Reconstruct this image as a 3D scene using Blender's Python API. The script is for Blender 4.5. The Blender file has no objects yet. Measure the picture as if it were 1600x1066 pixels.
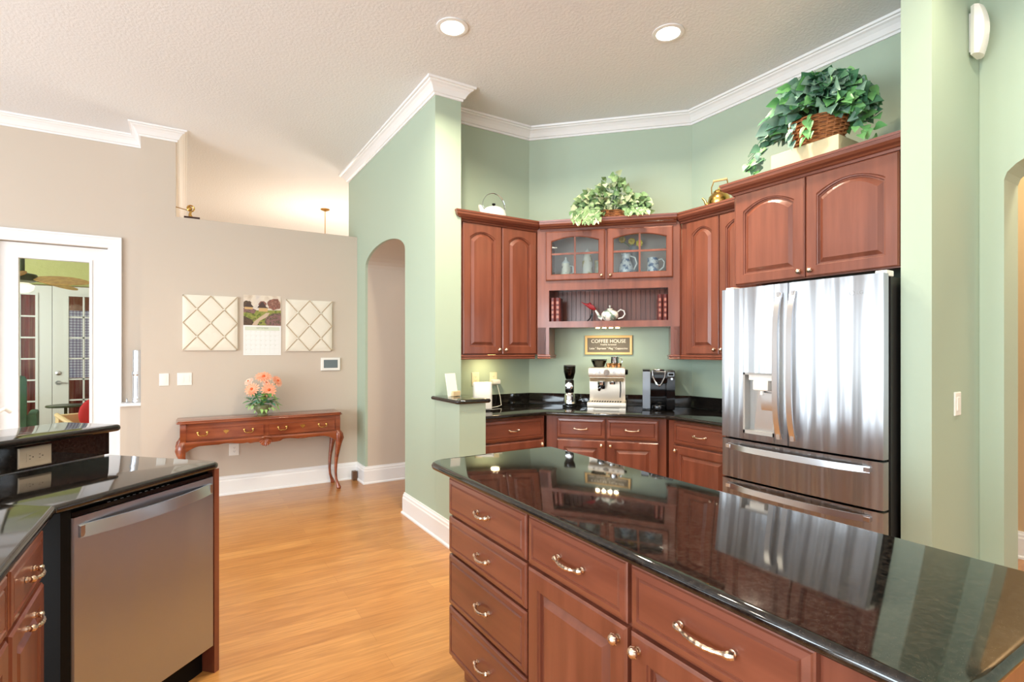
import bpy, bmesh, math, random
from mathutils import Vector, Matrix
PI = math.pi
scene = bpy.context.scene
COL = scene.collection

# ------------------------------------------------------------ camera, world, added daylight lamps, exposure
cam_d = bpy.data.cameras.new('camera')
cam = bpy.data.objects.new('camera', cam_d)
COL.objects.link(cam)
cam.location = (0, 0, 1.4)
cam.rotation_euler = (math.radians(90), 0, math.radians(-31.9))
cam_d.sensor_width = 36
cam_d.lens = 822 * 36 / 1600
cam_d.shift_y = 15 / 1600
cam_d.clip_start = 0.02
scene.camera = cam
scene.view_settings.view_transform = 'Standard'
scene.view_settings.look = 'None'
scene.view_settings.gamma = 1
scene.view_settings.use_curve_mapping = False
scene.view_settings.exposure = 0.0

world = bpy.data.worlds.new('daylight')
scene.world = world
world.use_nodes = True
world.node_tree.nodes['Background'].inputs[0].default_value = (0.85, 0.93, 1.0, 1)
world.node_tree.nodes['Background'].inputs[1].default_value = 1.6


def area(name, loc, direction, sx, sy, power, color=(1, 1, 1), spread=180):
    d = bpy.data.lights.new(name, 'AREA')
    d.shape = 'RECTANGLE'
    d.size, d.size_y = sx, sy
    d.energy = power
    d.color = color
    d.spread = math.radians(spread)
    o = bpy.data.objects.new(name, d)
    o.location = loc
    o.rotation_euler = Vector(direction).to_track_quat('-Z', 'Y').to_euler()
    COL.objects.link(o)
    return o


def point(name, loc, power, color, r=0.05):
    d = bpy.data.lights.new(name, 'POINT')
    d.energy = power
    d.color = color
    d.shadow_soft_size = r
    o = bpy.data.objects.new(name, d)
    o.location = loc
    COL.objects.link(o)
    return o


DAY = (0.80, 0.92, 1.0)
WARM = (1.0, 0.88, 0.68)
# area lamps added at unseen windows behind and left, tilted up for the ceiling
for k, yy in enumerate((-2.4, 0.2, 2.6, 4.8)):
    for s in (-1, 1):
        area('window_daylight', (-5.1, yy + s * 0.5, 1.55), (1, 0, 0.45), 0.7, 2.4, (66, 92, 98, 11)[k], DAY)
for k, xx in enumerate((-3.6, -1.0, 1.6)):
    area('window_daylight', (xx, -4.1, 1.55), (0, 1, 0.45), 1.9, 2.4, 16, (0.84, 0.93, 1.0))
area('sunroom_fill', (-3.35, 8.0, 1.6), (1, 0, 0.2), 2.6, 1.8, 105, (1, 1, 0.95))  # added area lamp brightening the sunroom; the side wall has no window

# ------------------------------------------------------------ helpers
def lin(c):
    out = []
    for v in c[:3]:
        v = v / 255.0
        out.append(v / 12.92 if v <= 0.04045 else ((v + 0.055) / 1.055) ** 2.4)
    return (out[0], out[1], out[2], 1)


def mat(name, color, rough=0.5, metal=0.0, **k):
    m = bpy.data.materials.new(name)
    m.use_nodes = True
    nt = m.node_tree
    b = nt.nodes['Principled BSDF']
    b.inputs['Base Color'].default_value = lin(color)
    b.inputs['Roughness'].default_value = rough
    b.inputs['Metallic'].default_value = metal
    if 'ior' in k: b.inputs['IOR'].default_value = k['ior']
    if 'coat' in k:
        b.inputs['Coat Weight'].default_value = k['coat']
        b.inputs['Coat Roughness'].default_value = k.get('coat_rough', 0.1)
    if 'emit' in k:
        b.inputs['Emission Color'].default_value = lin(k.get('emit_color', color))
        b.inputs['Emission Strength'].default_value = k['emit']
    if 'trans' in k: b.inputs['Transmission Weight'].default_value = k['trans']
    if 'sub' in k: b.inputs['Subsurface Weight'].default_value = k['sub']
    if 'scale' in k or 'bump' in k or 'color2' in k:
        tc = nt.nodes.new('ShaderNodeTexCoord')
        mp = nt.nodes.new('ShaderNodeMapping')
        mp.inputs['Scale'].default_value = k.get('scale', (1, 1, 1))
        nz = nt.nodes.new('ShaderNodeTexNoise')
        nz.inputs['Scale'].default_value = k.get('nscale', 5)
        nz.inputs['Detail'].default_value = k.get('detail', 4)
        nt.links.new(tc.outputs['Object'], mp.inputs[0])
        nt.links.new(mp.outputs[0], nz.inputs['Vector'])
        if 'color2' in k:
            r = nt.nodes.new('ShaderNodeValToRGB')
            r.color_ramp.elements[0].position = k.get('p0', 0.3)
            r.color_ramp.elements[1].position = k.get('p1', 0.7)
            r.color_ramp.elements[0].color = lin(color)
            r.color_ramp.elements[1].color = lin(k['color2'])
            nt.links.new(nz.outputs['Fac'], r.inputs[0])
            nt.links.new(r.outputs[0], b.inputs['Base Color'])
        if 'bump' in k:
            bp = nt.nodes.new('ShaderNodeBump')
            bp.inputs['Strength'].default_value = k['bump']
            bp.inputs['Distance'].default_value = k.get('dist', 0.002)
            nt.links.new(nz.outputs['Fac'], bp.inputs['Height'])
            nt.links.new(bp.outputs[0], b.inputs['Normal'])
    return m


def granite():
    m = mat('black_granite', (16, 15, 15), 0.05, 0, ior=1.6)
    nt = m.node_tree
    b = nt.nodes['Principled BSDF']
    tc = nt.nodes.new('ShaderNodeTexCoord')
    v = nt.nodes.new('ShaderNodeTexVoronoi')
    v.inputs['Scale'].default_value = 260
    n = nt.nodes.new('ShaderNodeTexNoise')
    n.inputs['Scale'].default_value = 90
    r = nt.nodes.new('ShaderNodeValToRGB')
    r.color_ramp.elements[0].position = 0.0
    r.color_ramp.elements[0].color = lin((120, 104, 84))
    r.color_ramp.elements[1].position = 0.16
    r.color_ramp.elements[1].color = (0, 0, 0, 1)
    r2 = nt.nodes.new('ShaderNodeValToRGB')
    r2.color_ramp.elements[0].position = 0.40
    r2.color_ramp.elements[0].color = lin((11, 10, 11))
    r2.color_ramp.elements[1].position = 0.8
    r2.color_ramp.elements[1].color = lin((48, 43, 38))
    mx = nt.nodes.new('ShaderNodeMixRGB')
    mx.blend_type = 'ADD'
    mx.inputs[0].default_value = 1
    nt.links.new(tc.outputs['Object'], v.inputs['Vector'])
    nt.links.new(tc.outputs['Object'], n.inputs['Vector'])
    nt.links.new(v.outputs['Distance'], r.inputs[0])
    nt.links.new(n.outputs['Fac'], r2.inputs[0])
    nt.links.new(r2.outputs[0], mx.inputs[1])
    nt.links.new(r.outputs[0], mx.inputs[2])
    nt.links.new(mx.outputs[0], b.inputs['Base Color'])
    return m


def floor_mat():
    m = mat('oak_floor', (205, 145, 80), 0.28, 0, coat=0.25, coat_rough=0.15)
    nt = m.node_tree
    b = nt.nodes['Principled BSDF']
    L = nt.links.new
    tc = nt.nodes.new('ShaderNodeTexCoord')
    br = nt.nodes.new('ShaderNodeTexBrick')
    br.offset = 0.37
    br.inputs['Scale'].default_value = 1
    br.inputs['Brick Width'].default_value = 1.25
    br.inputs['Row Height'].default_value = 0.125
    br.inputs['Mortar Size'].default_value = 0.0007
    br.inputs['Mortar Smooth'].default_value = 0.3
    br.inputs['Color1'].default_value = lin((200, 145, 84))
    br.inputs['Color2'].default_value = lin((184, 127, 69))
    br.inputs['Mortar'].default_value = lin((160, 104, 52))
    mp = nt.nodes.new('ShaderNodeMapping')
    mp.inputs['Scale'].default_value = (1.1, 14, 1)
    nz = nt.nodes.new('ShaderNodeTexNoise')
    nz.inputs['Scale'].default_value = 2.2
    nz.inputs['Detail'].default_value = 7
    nz.inputs['Distortion'].default_value = 1.6
    r = nt.nodes.new('ShaderNodeValToRGB')
    r.color_ramp.elements[0].position = 0.3
    r.color_ramp.elements[0].color = (0.74, 0.68, 0.60, 1)
    r.color_ramp.elements[1].position = 0.66
    r.color_ramp.elements[1].color = (1.06, 1.05, 1.03, 1)
    mx = nt.nodes.new('ShaderNodeMixRGB')
    mx.blend_type = 'MULTIPLY'
    mx.inputs[0].default_value = 1
    L(tc.outputs['Object'], br.inputs['Vector'])
    L(tc.outputs['Object'], mp.inputs[0])
    L(mp.outputs[0], nz.inputs['Vector'])
    L(nz.outputs['Fac'], r.inputs[0])
    L(br.outputs['Color'], mx.inputs[1])
    L(r.outputs[0], mx.inputs[2])
    L(mx.outputs[0], b.inputs['Base Color'])
    return m


def glass_mat(name='clear_glass', tint=(245, 250, 250), ior=1.5):
    m = bpy.data.materials.new(name)
    m.use_nodes = True
    nt = m.node_tree
    nt.nodes.remove(nt.nodes['Principled BSDF'])
    out = nt.nodes['Material Output']
    t = nt.nodes.new('ShaderNodeBsdfTransparent')
    t.inputs[0].default_value = lin(tint)
    g = nt.nodes.new('ShaderNodeBsdfGlossy')
    g.inputs['Roughness'].default_value = 0.02
    f = nt.nodes.new('ShaderNodeFresnel')
    f.inputs[0].default_value = ior
    mx = nt.nodes.new('ShaderNodeMixShader')
    nt.links.new(f.outputs[0], mx.inputs[0])
    nt.links.new(t.outputs[0], mx.inputs[1])
    nt.links.new(g.outputs[0], mx.inputs[2])
    nt.links.new(mx.outputs[0], out.inputs['Surface'])
    return m


def steel(name, scale, strength, rough=0.2, color=(205, 204, 203), dist=0.02):
    m = mat(name, color, rough, 1.0, scale=scale, nscale=1.0, detail=2, bump=strength, dist=dist)
    nt = m.node_tree
    b = nt.nodes['Principled BSDF']
    b.inputs['Anisotropic'].default_value = 1.0
    tg = nt.nodes.new('ShaderNodeTangent')
    tg.direction_type = 'UV_MAP'
    nt.links.new(tg.outputs[0], b.inputs['Tangent'])
    return m


M_WALL_G = mat('sage_green_paint', (173, 190, 170), 0.55, scale=(1, 1, 1), nscale=160, detail=2, bump=0.12)
M_WALL_B = mat('beige_paint', (203, 190, 175), 0.6, scale=(1, 1, 1), nscale=160, detail=2, bump=0.12)
M_WALL_T = mat('tan_paint', (205, 176, 138), 0.6)
M_LIME = mat('lime_textured_paint', (190, 196, 130), 0.7, scale=(1, 1, 1), nscale=14, detail=5, bump=0.8, dist=0.012)
M_CEIL = mat('ceiling_knockdown', (232, 234, 236), 0.8, scale=(1, 1, 1), nscale=55, detail=3, bump=0.55, dist=0.006)
M_TRIM = mat('white_trim_paint', (240, 240, 240), 0.3)
M_FLOOR = floor_mat()
M_GRAN = granite()
M_WOODV = mat('cherry_wood_vertical', (100, 50, 35), 0.33, 0, scale=(9, 9, 0.8), nscale=1.6, detail=6,
              color2=(142, 82, 61), p0=0.25, p1=0.8, coat=0.5, coat_rough=0.12)
M_WOODH = mat('cherry_wood_horizontal', (100, 50, 35), 0.33, 0, scale=(0.8, 9, 9), nscale=1.6, detail=6,
              color2=(142, 82, 61), p0=0.25, p1=0.8, coat=0.5, coat_rough=0.12)
M_GAP = mat('cabinet_shadow_gap', (48, 18, 11), 0.6)
M_MAHOG = mat('mahogany', (112, 48, 24), 0.25, 0, scale=(1.2, 8, 8), nscale=2.5, detail=6, color2=(158, 82, 46),
              p0=0.3, p1=0.75, coat=0.6, coat_rough=0.08)
M_STEEL_F = steel('fridge_stainless', (7, 0.01, 0.22), 1.0, 0.38, (186, 187, 190), 0.16)
M_STEEL_D = steel('dishwasher_stainless', (3.5, 0.01, 0.3), 0.8, 0.42, (196, 208, 228), 0.04)
M_STEEL_H = mat('satin_handle_steel', (206, 207, 210), 0.28, 1.0)
M_CHROME = mat('chrome', (225, 228, 232), 0.06, 1.0)
M_PEWTER = mat('antique_pewter', (216, 192, 170), 0.25, 1.0)
M_BRASS = mat('brass', (206, 164, 92), 0.22, 1.0)
M_BLACK = mat('black_plastic', (8, 8, 8), 0.6)
M_BLACK.node_tree.nodes['Principled BSDF'].inputs['Specular IOR Level'].default_value = 0.15
M_BLACKG = mat('gloss_black_plastic', (12, 12, 14), 0.08)
M_DGREY = mat('dark_grey_case', (44, 43, 42), 0.45)
M_WHITEP = mat('white_plastic', (240, 238, 232), 0.35)
M_CREAMP = mat('cream_plastic', (236, 224, 196), 0.35)
M_GLASS = glass_mat()
M_GLASS2 = glass_mat('door_glass', (250, 252, 252), 1.22)
M_PORC = mat('white_porcelain', (243, 241, 234), 0.12, 0, coat=0.5)
M_BULB = mat('lit_lens', (255, 250, 240), 0.4, emit=14, emit_color=(255, 240, 214))


class B:
    """collects shapes into one mesh"""
    def __init__(self):
        self.bm = bmesh.new()
        self.mi = 0

    def face(self, vs):
        try:
            f = self.bm.faces.new(vs)
            f.material_index = self.mi
            return f
        except ValueError:
            return None

    def v(self, p):
        return self.bm.verts.new(p)

    def box(self, x0, x1, y0, y1, z0, z1, bev=0):
        x0, x1 = min(x0, x1), max(x0, x1)
        y0, y1 = min(y0, y1), max(y0, y1)
        z0, z1 = min(z0, z1), max(z0, z1)
        if bev:
            b = min(bev, (x1 - x0) / 2.1, (y1 - y0) / 2.1, (z1 - z0) / 2.1)
            self.slab([(x0, y0), (x1, y0), (x1, y1), (x0, y1)], z0, z1, b, 2)
            return self
        c = [self.v((x, y, z)) for z in (z0, z1) for x, y in ((x0, y0), (x1, y0), (x1, y1), (x0, y1))]
        self.face([c[3], c[2], c[1], c[0]])
        self.face(c[4:])
        for i in range(4):
            j = (i + 1) % 4
            self.face([c[i], c[j], c[4 + j], c[4 + i]])
        return self

    def rings(self, rings, cap0=True, cap1=True, closed=True):
        R = [[self.v(p) for p in r] for r in rings]
        n = len(R[0])
        for a, b in zip(R[:-1], R[1:]):
            for i in range(n if closed else n - 1):
                j = (i + 1) % n
                self.face([a[i], a[j], b[j], b[i]])
        if cap0: self.face(R[0][::-1])
        if cap1: self.face(R[-1])
        return R

    def prism(self, poly, a0, a1, axis='z'):
        """poly is a list of 2D points extruded along axis; axis x: (y,z), axis y: (x,z), axis z: (x,y)"""
        def P(p, a):
            return {'z': (p[0], p[1], a), 'y': (p[0], a, p[1]), 'x': (a, p[0], p[1])}[axis]
        self.rings([[P(p, a0) for p in poly], [P(p, a1) for p in poly]])
        return self

    def slab(self, poly, z0, z1, r, n=5):
        """horizontal slab with a rounded edge"""
        rs = []
        h = (z1 - z0) / 2
        zc = (z0 + z1) / 2
        ks = []
        if r >= h * 0.99:
            for k in range(n * 2 + 1):
                a = -PI / 2 + PI * k / (n * 2)
                ks.append((h * (1 - math.cos(a)), zc + h * math.sin(a)))
        else:
            for k in range(n + 1):
                a = -PI / 2 + (PI / 2) * k / n
                ks.append((r * (1 - math.cos(a)), z0 + r + r * math.sin(a)))
            for k in range(n + 1):
                a = (PI / 2) * k / n
                ks.append((r * (1 - math.cos(a)), z1 - r + r * math.sin(a)))
        for off, z in ks:
            rs.append([(p[0], p[1], z) for p in offset(poly, off)])
        self.rings(rs)
        return self

    def tube(self, path, radii, seg=10, cap=True, closed=False, squash=None):
        pts = [Vector(p) for p in path]
        n = len(pts)
        if not hasattr(radii, '__len__'): radii = [radii] * n
        rings = []
        up = None
        for i in range(n):
            if closed:
                t = pts[(i + 1) % n] - pts[i - 1]
            else:
                t = pts[min(i + 1, n - 1)] - pts[max(i - 1, 0)]
            if t.length < 1e-9: t = Vector((0, 0, 1))
            t.normalize()
            if up is None:
                up = Vector((0, 0, 1)) if abs(t.z) < 0.9 else Vector((1, 0, 0))
            s = t.cross(up)
            if s.length < 1e-6: s = t.cross(Vector((0, 1, 0)))
            s.normalize()
            up = s.cross(t).normalized()
            q = squash or (1, 1)
            rings.append([pts[i] + radii[i] * (q[0] * math.cos(2 * PI * k / seg) * s + q[1] * math.sin(2 * PI * k / seg) * up)
                          for k in range(seg)])
        if closed:
            rings.append(rings[0])
            self.rings(rings, False, False)
            bmesh.ops.remove_doubles(self.bm, verts=self.bm.verts, dist=1e-6)
        else:
            self.rings(rings, cap, cap)
        return self

    def lathe(self, prof, c=(0, 0), seg=24, sx=1, sy=1, cap=True):
        rs = [[(c[0] + sx * max(r, 1e-4) * math.cos(2 * PI * k / seg), c[1] + sy * max(r, 1e-4) * math.sin(2 * PI * k / seg), z)
               for k in range(seg)] for r, z in prof]
        self.rings(rs, cap, cap)
        return self

    def ball(self, c, r, seg=12, sx=1, sy=1, sz=1):
        n = seg // 2
        rs = []
        for i in range(n + 1):
            a = -PI / 2 + PI * i / n
            rr = max(r * math.cos(a), 1e-5)
            rs.append([(c[0] + sx * rr * math.cos(2 * PI * k / seg), c[1] + sy * rr * math.sin(2 * PI * k / seg), c[2] + sz * r * math.sin(a))
                       for k in range(seg)])
        self.rings(rs)
        return self

    def sweep(self, path, prof, side=1):
        """prof: closed list of (out, z); out is measured to the right of the walking direction"""
        n = len(path)
        dirs = []
        for i in range(n - 1):
            d = Vector((path[i + 1][0] - path[i][0], path[i + 1][1] - path[i][1]))
            dirs.append(d.normalized())
        rs = []
        for i in range(n):
            a = dirs[max(i - 1, 0)]
            b = dirs[min(i, n - 2)]
            na = Vector((a.y, -a.x)) * side
            nb = Vector((b.y, -b.x)) * side
            m = na + nb
            m = m / max(m.dot(na), 1e-6) if m.length > 1e-6 else na
            rs.append([(path[i][0] + m.x * o, path[i][1] + m.y * o, z) for o, z in prof])
        self.rings(rs)
        return self

    def obj(self, name, m, parent=None, smooth=False, loc=None, ang=35, **tags):
        bmesh.ops.recalc_face_normals(self.bm, faces=self.bm.faces)
        me = bpy.data.meshes.new(name)
        self.bm.to_mesh(me)
        self.bm.free()
        for mm in (m if isinstance(m, (list, tuple)) else [m]):
            me.materials.append(mm)
        if any('stainless' in mm.name for mm in me.materials):
            uv = me.uv_layers.new(name='brush')
            for lp in me.loops:
                co = me.vertices[lp.vertex_index].co
                uv.data[lp.index].uv = (co.x, co.z)
        if smooth:
            for p in me.polygons: p.use_smooth = True
            me.set_sharp_from_angle(angle=math.radians(ang))
        o = bpy.data.objects.new(name, me)
        if loc: o.location = loc
        COL.objects.link(o)
        if parent is not None: o.parent = parent
        for k, val in tags.items(): o[k] = val
        return o


def offset(poly, off):
    """offset a closed polygon inwards by off (either winding)"""
    n = len(poly)
    ar = sum(poly[i][0] * poly[(i + 1) % n][1] - poly[(i + 1) % n][0] * poly[i][1] for i in range(n))
    s = 1 if ar > 0 else -1
    out = []
    for i in range(n):
        p0, p1, p2 = Vector(poly[i - 1]), Vector(poly[i]), Vector(poly[(i + 1) % n])
        a = (p1 - p0).normalized()
        b = (p2 - p1).normalized()
        na = Vector((-a.y, a.x)) * s
        nb = Vector((-b.y, b.x)) * s
        m = na + nb
        m = m / max(m.dot(na), 0.2)
        out.append((p1.x + m.x * off, p1.y + m.y * off))
    return out


def roundc(poly, radii, n=6):
    """round chosen corners of a polygon: radii maps index -> radius"""
    out = []
    m = len(poly)
    for i in range(m):
        r = radii.get(i, 0)
        p = Vector(poly[i])
        if not r:
            out.append(tuple(p))
            continue
        a = (Vector(poly[i - 1]) - p).normalized()
        b = (Vector(poly[(i + 1) % m]) - p).normalized()
        ang = a.angle(b)
        t = r / math.tan(ang / 2)
        c = p + (a + b).normalized() * (r / math.sin(ang / 2))
        s0 = p + a * t - c
        s1 = p + b * t - c
        a0 = math.atan2(s0.y, s0.x)
        a1 = math.atan2(s1.y, s1.x)
        d = (a1 - a0 + PI) % (2 * PI) - PI
        for k in range(n + 1):
            q = a0 + d * k / n
            out.append((c.x + r * math.cos(q), c.y + r * math.sin(q)))
    return out


def thing(name, label, cat, loc=(0, 0, 0), rotz=0, group=None):
    o = bpy.data.objects.new(name, None)
    o.empty_display_size = 0.1
    COL.objects.link(o)
    o.location = loc
    o.rotation_euler = (0, 0, rotz)
    o['label'] = label
    o['category'] = cat
    if group: o['group'] = group
    return o


def dup(root, loc=None, rotz=None, label=None, group=None):
    r = root.copy()
    COL.objects.link(r)
    if loc is not None: r.location = loc
    if rotz is not None: r.rotation_euler = (0, 0, rotz)
    if label: r['label'] = label
    if group: r['group'] = group
    for ch in list(root.children):
        c = ch.copy()
        COL.objects.link(c)
        c.parent = r
        for g in ch.children:
            d = g.copy()
            COL.objects.link(d)
            d.parent = c
    return r


def text_mesh(name, s, size, m, parent, loc, rot=(PI / 2, 0, 0), extrude=0.0006, sx=1, align='CENTER'):
    cu = bpy.data.curves.new(name, 'FONT')
    cu.body = s
    cu.size = size
    cu.extrude = extrude
    cu.align_x = align
    cu.align_y = 'CENTER'
    t = bpy.data.objects.new(name, cu)
    COL.objects.link(t)
    dg = bpy.context.evaluated_depsgraph_get()
    me = bpy.data.meshes.new_from_object(t.evaluated_get(dg))
    bpy.data.objects.remove(t)
    me.materials.clear()
    me.materials.append(m)
    o = bpy.data.objects.new(name, me)
    COL.objects.link(o)
    o.parent = parent
    o.location = loc
    o.rotation_euler = rot
    o.scale = (sx, 1, 1)
    return o


ZC = 3.435   # ceiling
# ------------------------------------------------------------ room shell
def struct(b, name, m, **k):
    return b.obj(name, m, kind='structure', **k)

struct(B().box(-5.4, 8.0, -4.4, 12.0, -0.1, 0), 'floor', M_FLOOR)
struct(B().box(-5.4, 8.0, -4.4, 12.0, ZC, ZC + 0.1), 'ceiling', M_CEIL)


def arch_poly(y0, y1, zs, rise, n=16):
    c, h = (y0 + y1) / 2, (y1 - y0) / 2
    pts = [(y0, 0)]
    for k in range(n + 1):
        a = PI - PI * k / n
        pts.append((c + h * math.cos(a), zs + rise * math.sin(a)))
    pts.append((y1, 0))
    return pts

# green wall between kitchen and living room, with the arched passage
AY0, AY1 = 4.327, 5.50
hole = arch_poly(AY0, AY1, 2.27, 0.17)
poly = [(3.686, 0)] + hole + [(6.155, 0), (6.155, ZC), (3.686, ZC)]
b = B()
b.prism(poly, 1.61, 1.635, 'x')
struct(b, 'wall_middle', M_WALL_G)
b = B()                                        # beige lining of the passage
poly = [(4.25, 0)] + hole + [(6.12, 0), (6.12, ZC - 0.002), (4.25, ZC - 0.002)]
b.prism(poly, 1.635, 2.66, 'x')
struct(b, 'wall_passage', M_WALL_B)
b = B()
b.box(1.635, 1.827, 3.686, 4.25, 0, ZC)
b.box(1.635, 1.70, 6.12, 6.155, 0, ZC)
struct(b, 'wall_column', M_WALL_G)
struct(B().box(1.61, 1.816, 3.272, 3.684, 0, 1.028), 'wall_pony', M_WALL_G)
struct(B().box(1.829, 2.74, 4.04, 4.20, 0, ZC), 'wall_back', M_WALL_G)
b = B()
b.prism([(2.70, 4.04), (3.70, 3.02), (3.84, 3.10), (2.80, 4.18)], 0, ZC, 'z')
struct(b, 'wall_diagonal', M_WALL_G)
struct(B().box(3.70, 3.86, 1.19, 3.06, 0, ZC), 'wall_right', M_WALL_G)
struct(B().box(3.0, 3.86, 1.063, 1.19, 0, ZC), 'wall_stub', M_WALL_G)
b = B()
hole = arch_poly(-0.26, 0.9626, 2.284, 0.18)
b.prism([(-4.2, 0)] + hole + [(1.062, 0), (1.062, ZC), (-4.2, ZC)], 3.589, 3.80, 'x')
struct(b, 'wall_entry', M_WALL_G)
struct(B().box(4.79, 4.9, -2, 4.2, 0, ZC), 'wall_hallway', M_WALL_T)
struct(B().box(3.86, 4.79, 3.2, 3.3, 0, ZC), 'wall_hallway_end', M_WALL_T)
# beige half wall with plant ledge, column, and the recessed wall with the glass door
b = B()
b.box(-0.07, 1.609, 5.80, 6.155, 0, 2.645)
b.box(-0.335, -0.07, 5.80, 6.155, 0, ZC)
struct(b, 'wall_ledge', M_WALL_B)
b = B()
b.box(-5.4, -1.39, 6.156, 6.30, 0, ZC)
b.box(-0.604, -0.20, 6.156, 6.30, 0, ZC)
b.box(-1.39, -0.604, 6.156, 6.30, 2.355, ZC)
b.box(-0.20, -0.07, 6.156, 10.6, 0, ZC)
struct(b, 'wall_front', M_WALL_B)
struct(B().box(-0.07, 6, 10.5, 10.6, 0, ZC), 'wall_far', M_WALL_B)
struct(B().box(4.2, 4.3, 6.2, 10.5, 0, ZC), 'wall_foyer', M_WALL_B)
struct(B().box(2.66, 4.2, 6.12, 6.2, 0, ZC), 'wall_foyer_back', M_WALL_B)
struct(B().box(4.2, 4.3, 4.2, 6.2, 0, ZC), 'wall_passage_end', M_WALL_B)

# outer walls out of view; windows added for daylight and fridge streaks
def window_wall(name, axis, at, lo, hi, wins, z0, z1, m, th=0.14):
    b = B()
    def bx(a0, a1, c0, c1):
        if axis == 'x': b.box(at, at + th, a0, a1, c0, c1)
        else: b.box(a0, a1, at, at + th, c0, c1)
    cur = lo
    for w0, w1 in wins:
        bx(cur, w0, 0, ZC)
        bx(w0, w1, 0, z0)
        bx(w0, w1, z1, ZC)
        cur = w1
    bx(cur, hi, 0, ZC)
    struct(b, name, m)

wl = [(yy - 0.87, yy + 0.87) for yy in (-2.4, 0.2, 2.6, 4.8)]
wb = [(xx - 0.97, xx + 0.97) for xx in (-3.6, -1.0, 1.6)]
window_wall('wall_left', 'x', -5.4, -4.2, 6.155, wl, 0.3, 2.8, M_WALL_B)
window_wall('wall_rear', 'y', -4.4, -5.4, 3.8, wb, 0.3, 2.8, M_WALL_B)
n = 0
for w0, w1 in wl:
    n += 1
    b = B()
    c = (w0 + w1) / 2
    for a0, a1, c0, c1 in ((w0, w1, 0.3, 0.36), (w0, w1, 2.74, 2.8), (w0, w0 + 0.06, 0.36, 2.74), (w1 - 0.06, w1, 0.36, 2.74), (c - 0.14, c + 0.14, 0.36, 2.74), (w0, w1, 1.9, 1.94)):  # broad centre bar shaped to streak the fridge reflection
        b.box(-5.36, -5.28, a0, a1, c0, c1)
    struct(b, 'window_%d' % n, M_TRIM)
for w0, w1 in wb:
    n += 1
    b = B()
    c = (w0 + w1) / 2
    for a0, a1, c0, c1 in ((w0, w1, 0.3, 0.36), (w0, w1, 2.74, 2.8), (w0, w0 + 0.06, 0.36, 2.74), (w1 - 0.06, w1, 0.36, 2.74), (c - 0.03, c + 0.03, 0.36, 2.74)):
        b.box(a0, a1, -4.36, -4.28, c0, c1)
    struct(b, 'window_%d' % n, M_TRIM)

# crown moulding and baseboards
CR = [(0, 3.335), (0.012, 3.335), (0.014, 3.350), (0.024, 3.354), (0.030, 3.366), (0.040, 3.384), (0.056, 3.402), (0.070, 3.410),
      (0.074, 3.418), (0.088, 3.420), (0.092, 3.4345), (0, 3.4345)]
struct(B().sweep([(1.70, 6.155), (1.61, 6.155), (1.61, 3.686), (1.827, 3.686), (1.827, 4.04), (2.70, 4.04), (3.70, 3.02), (3.70, 1.19)], CR),
       'trim_1', M_TRIM)
struct(B().sweep([(-5.26, 6.155), (-0.335, 6.155), (-0.335, 5.80), (-0.07, 5.80), (-0.07, 10.5)], CR), 'trim_2', M_TRIM)
BB = [(0, 0), (0.028, 0), (0.028, 0.012), (0.018, 0.022), (0.018, 0.135), (0.014, 0.145), (0.014, 0.160), (0.008, 0.170), (0.006, 0.182), (0, 0.182)]
struct(B().sweep([(-0.335, 6.12), (-0.335, 5.80), (1.61, 5.80), (1.61, 5.50), (2.66, 5.50)], BB), 'baseboard_left', M_TRIM)
struct(B().sweep([(2.66, 4.327), (1.61, 4.327), (1.61, 3.272), (1.816, 3.272), (1.816, 3.34)], BB), 'baseboard_middle', M_TRIM)
struct(B().sweep([(4.79, 3.2), (4.79, -2)], BB), 'baseboard_hallway', M_TRIM)
struct(B().sweep([(3.70, 1.063), (3.0, 1.063)], BB, side=-1), 'baseboard_stub', M_TRIM)
struct(B().sweep([(3.589, 1.06), (3.589, 0.9626)], BB), 'baseboard_entry', M_TRIM)

# low white sill beside the glass door
b = B()
b.box(-0.502, -0.337, 5.99, 6.155, 0, 0.885)
struct(b, 'wall_sill', M_WALL_B)
struct(B().box(-0.503, -0.337, 5.96, 6.155, 0.886, 0.915, bev=0.006), 'trim_3', M_TRIM)

# glass door in the recessed wall
D = B()
D.sweep([(-0.504, 0.0), (-0.504, 0.0001)], [(0, 0), (0, 0.01), (0.01, 0.01)]) if False else None
door = B()
door.box(-1.385, -1.2555, 6.20, 6.245, 0, 2.35)
door.box(-0.727, -0.609, 6.20, 6.245, 0, 2.35)
door.box(-1.2555, -0.727, 6.20, 6.245, 2.236, 2.35)
door.box(-1.2555, -0.727, 6.20, 6.245, 0, 0.28)
for x0, x1 in ((-1.2555, -1.235), (-0.7475, -0.727)):
    door.box(x0, x1, 6.190, 6.245, 0.28, 2.216)
door.box(-1.2555, -0.727, 6.190, 6.245, 2.216, 2.236)
door1 = struct(door, 'door_1', M_TRIM)
B().box(-1.24, -0.74, 6.220, 6.224, 0.27, 2.225).obj('door_glass', M_GLASS2, door1)
cas = B()
def frame_prof(b, x0, x1, z1, w, y, outs):
    for (i, o, d) in outs:
        b.box(x0 - o, x0 - i, y - d, y, 0, z1 + o)
        b.box(x1 + i, x1 + o, y - d, y, 0, z1 + o)
        b.box(x0 - i, x1 + i, y - d, y, z1 + i, z1 + o)
frame_prof(cas, -1.39, -0.604, 2.357, 0.1, 6.155, [(0.0, 0.03, 0.012), (0.03, 0.085, 0.018), (0.085, 0.102, 0.030)])
cas.box(-1.389, -1.386, 6.156, 6.30, 0, 2.354)
cas.box(-0.608, -0.6045, 6.156, 6.30, 0, 2.354)
struct(cas, 'trim_4', M_TRIM)
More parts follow.
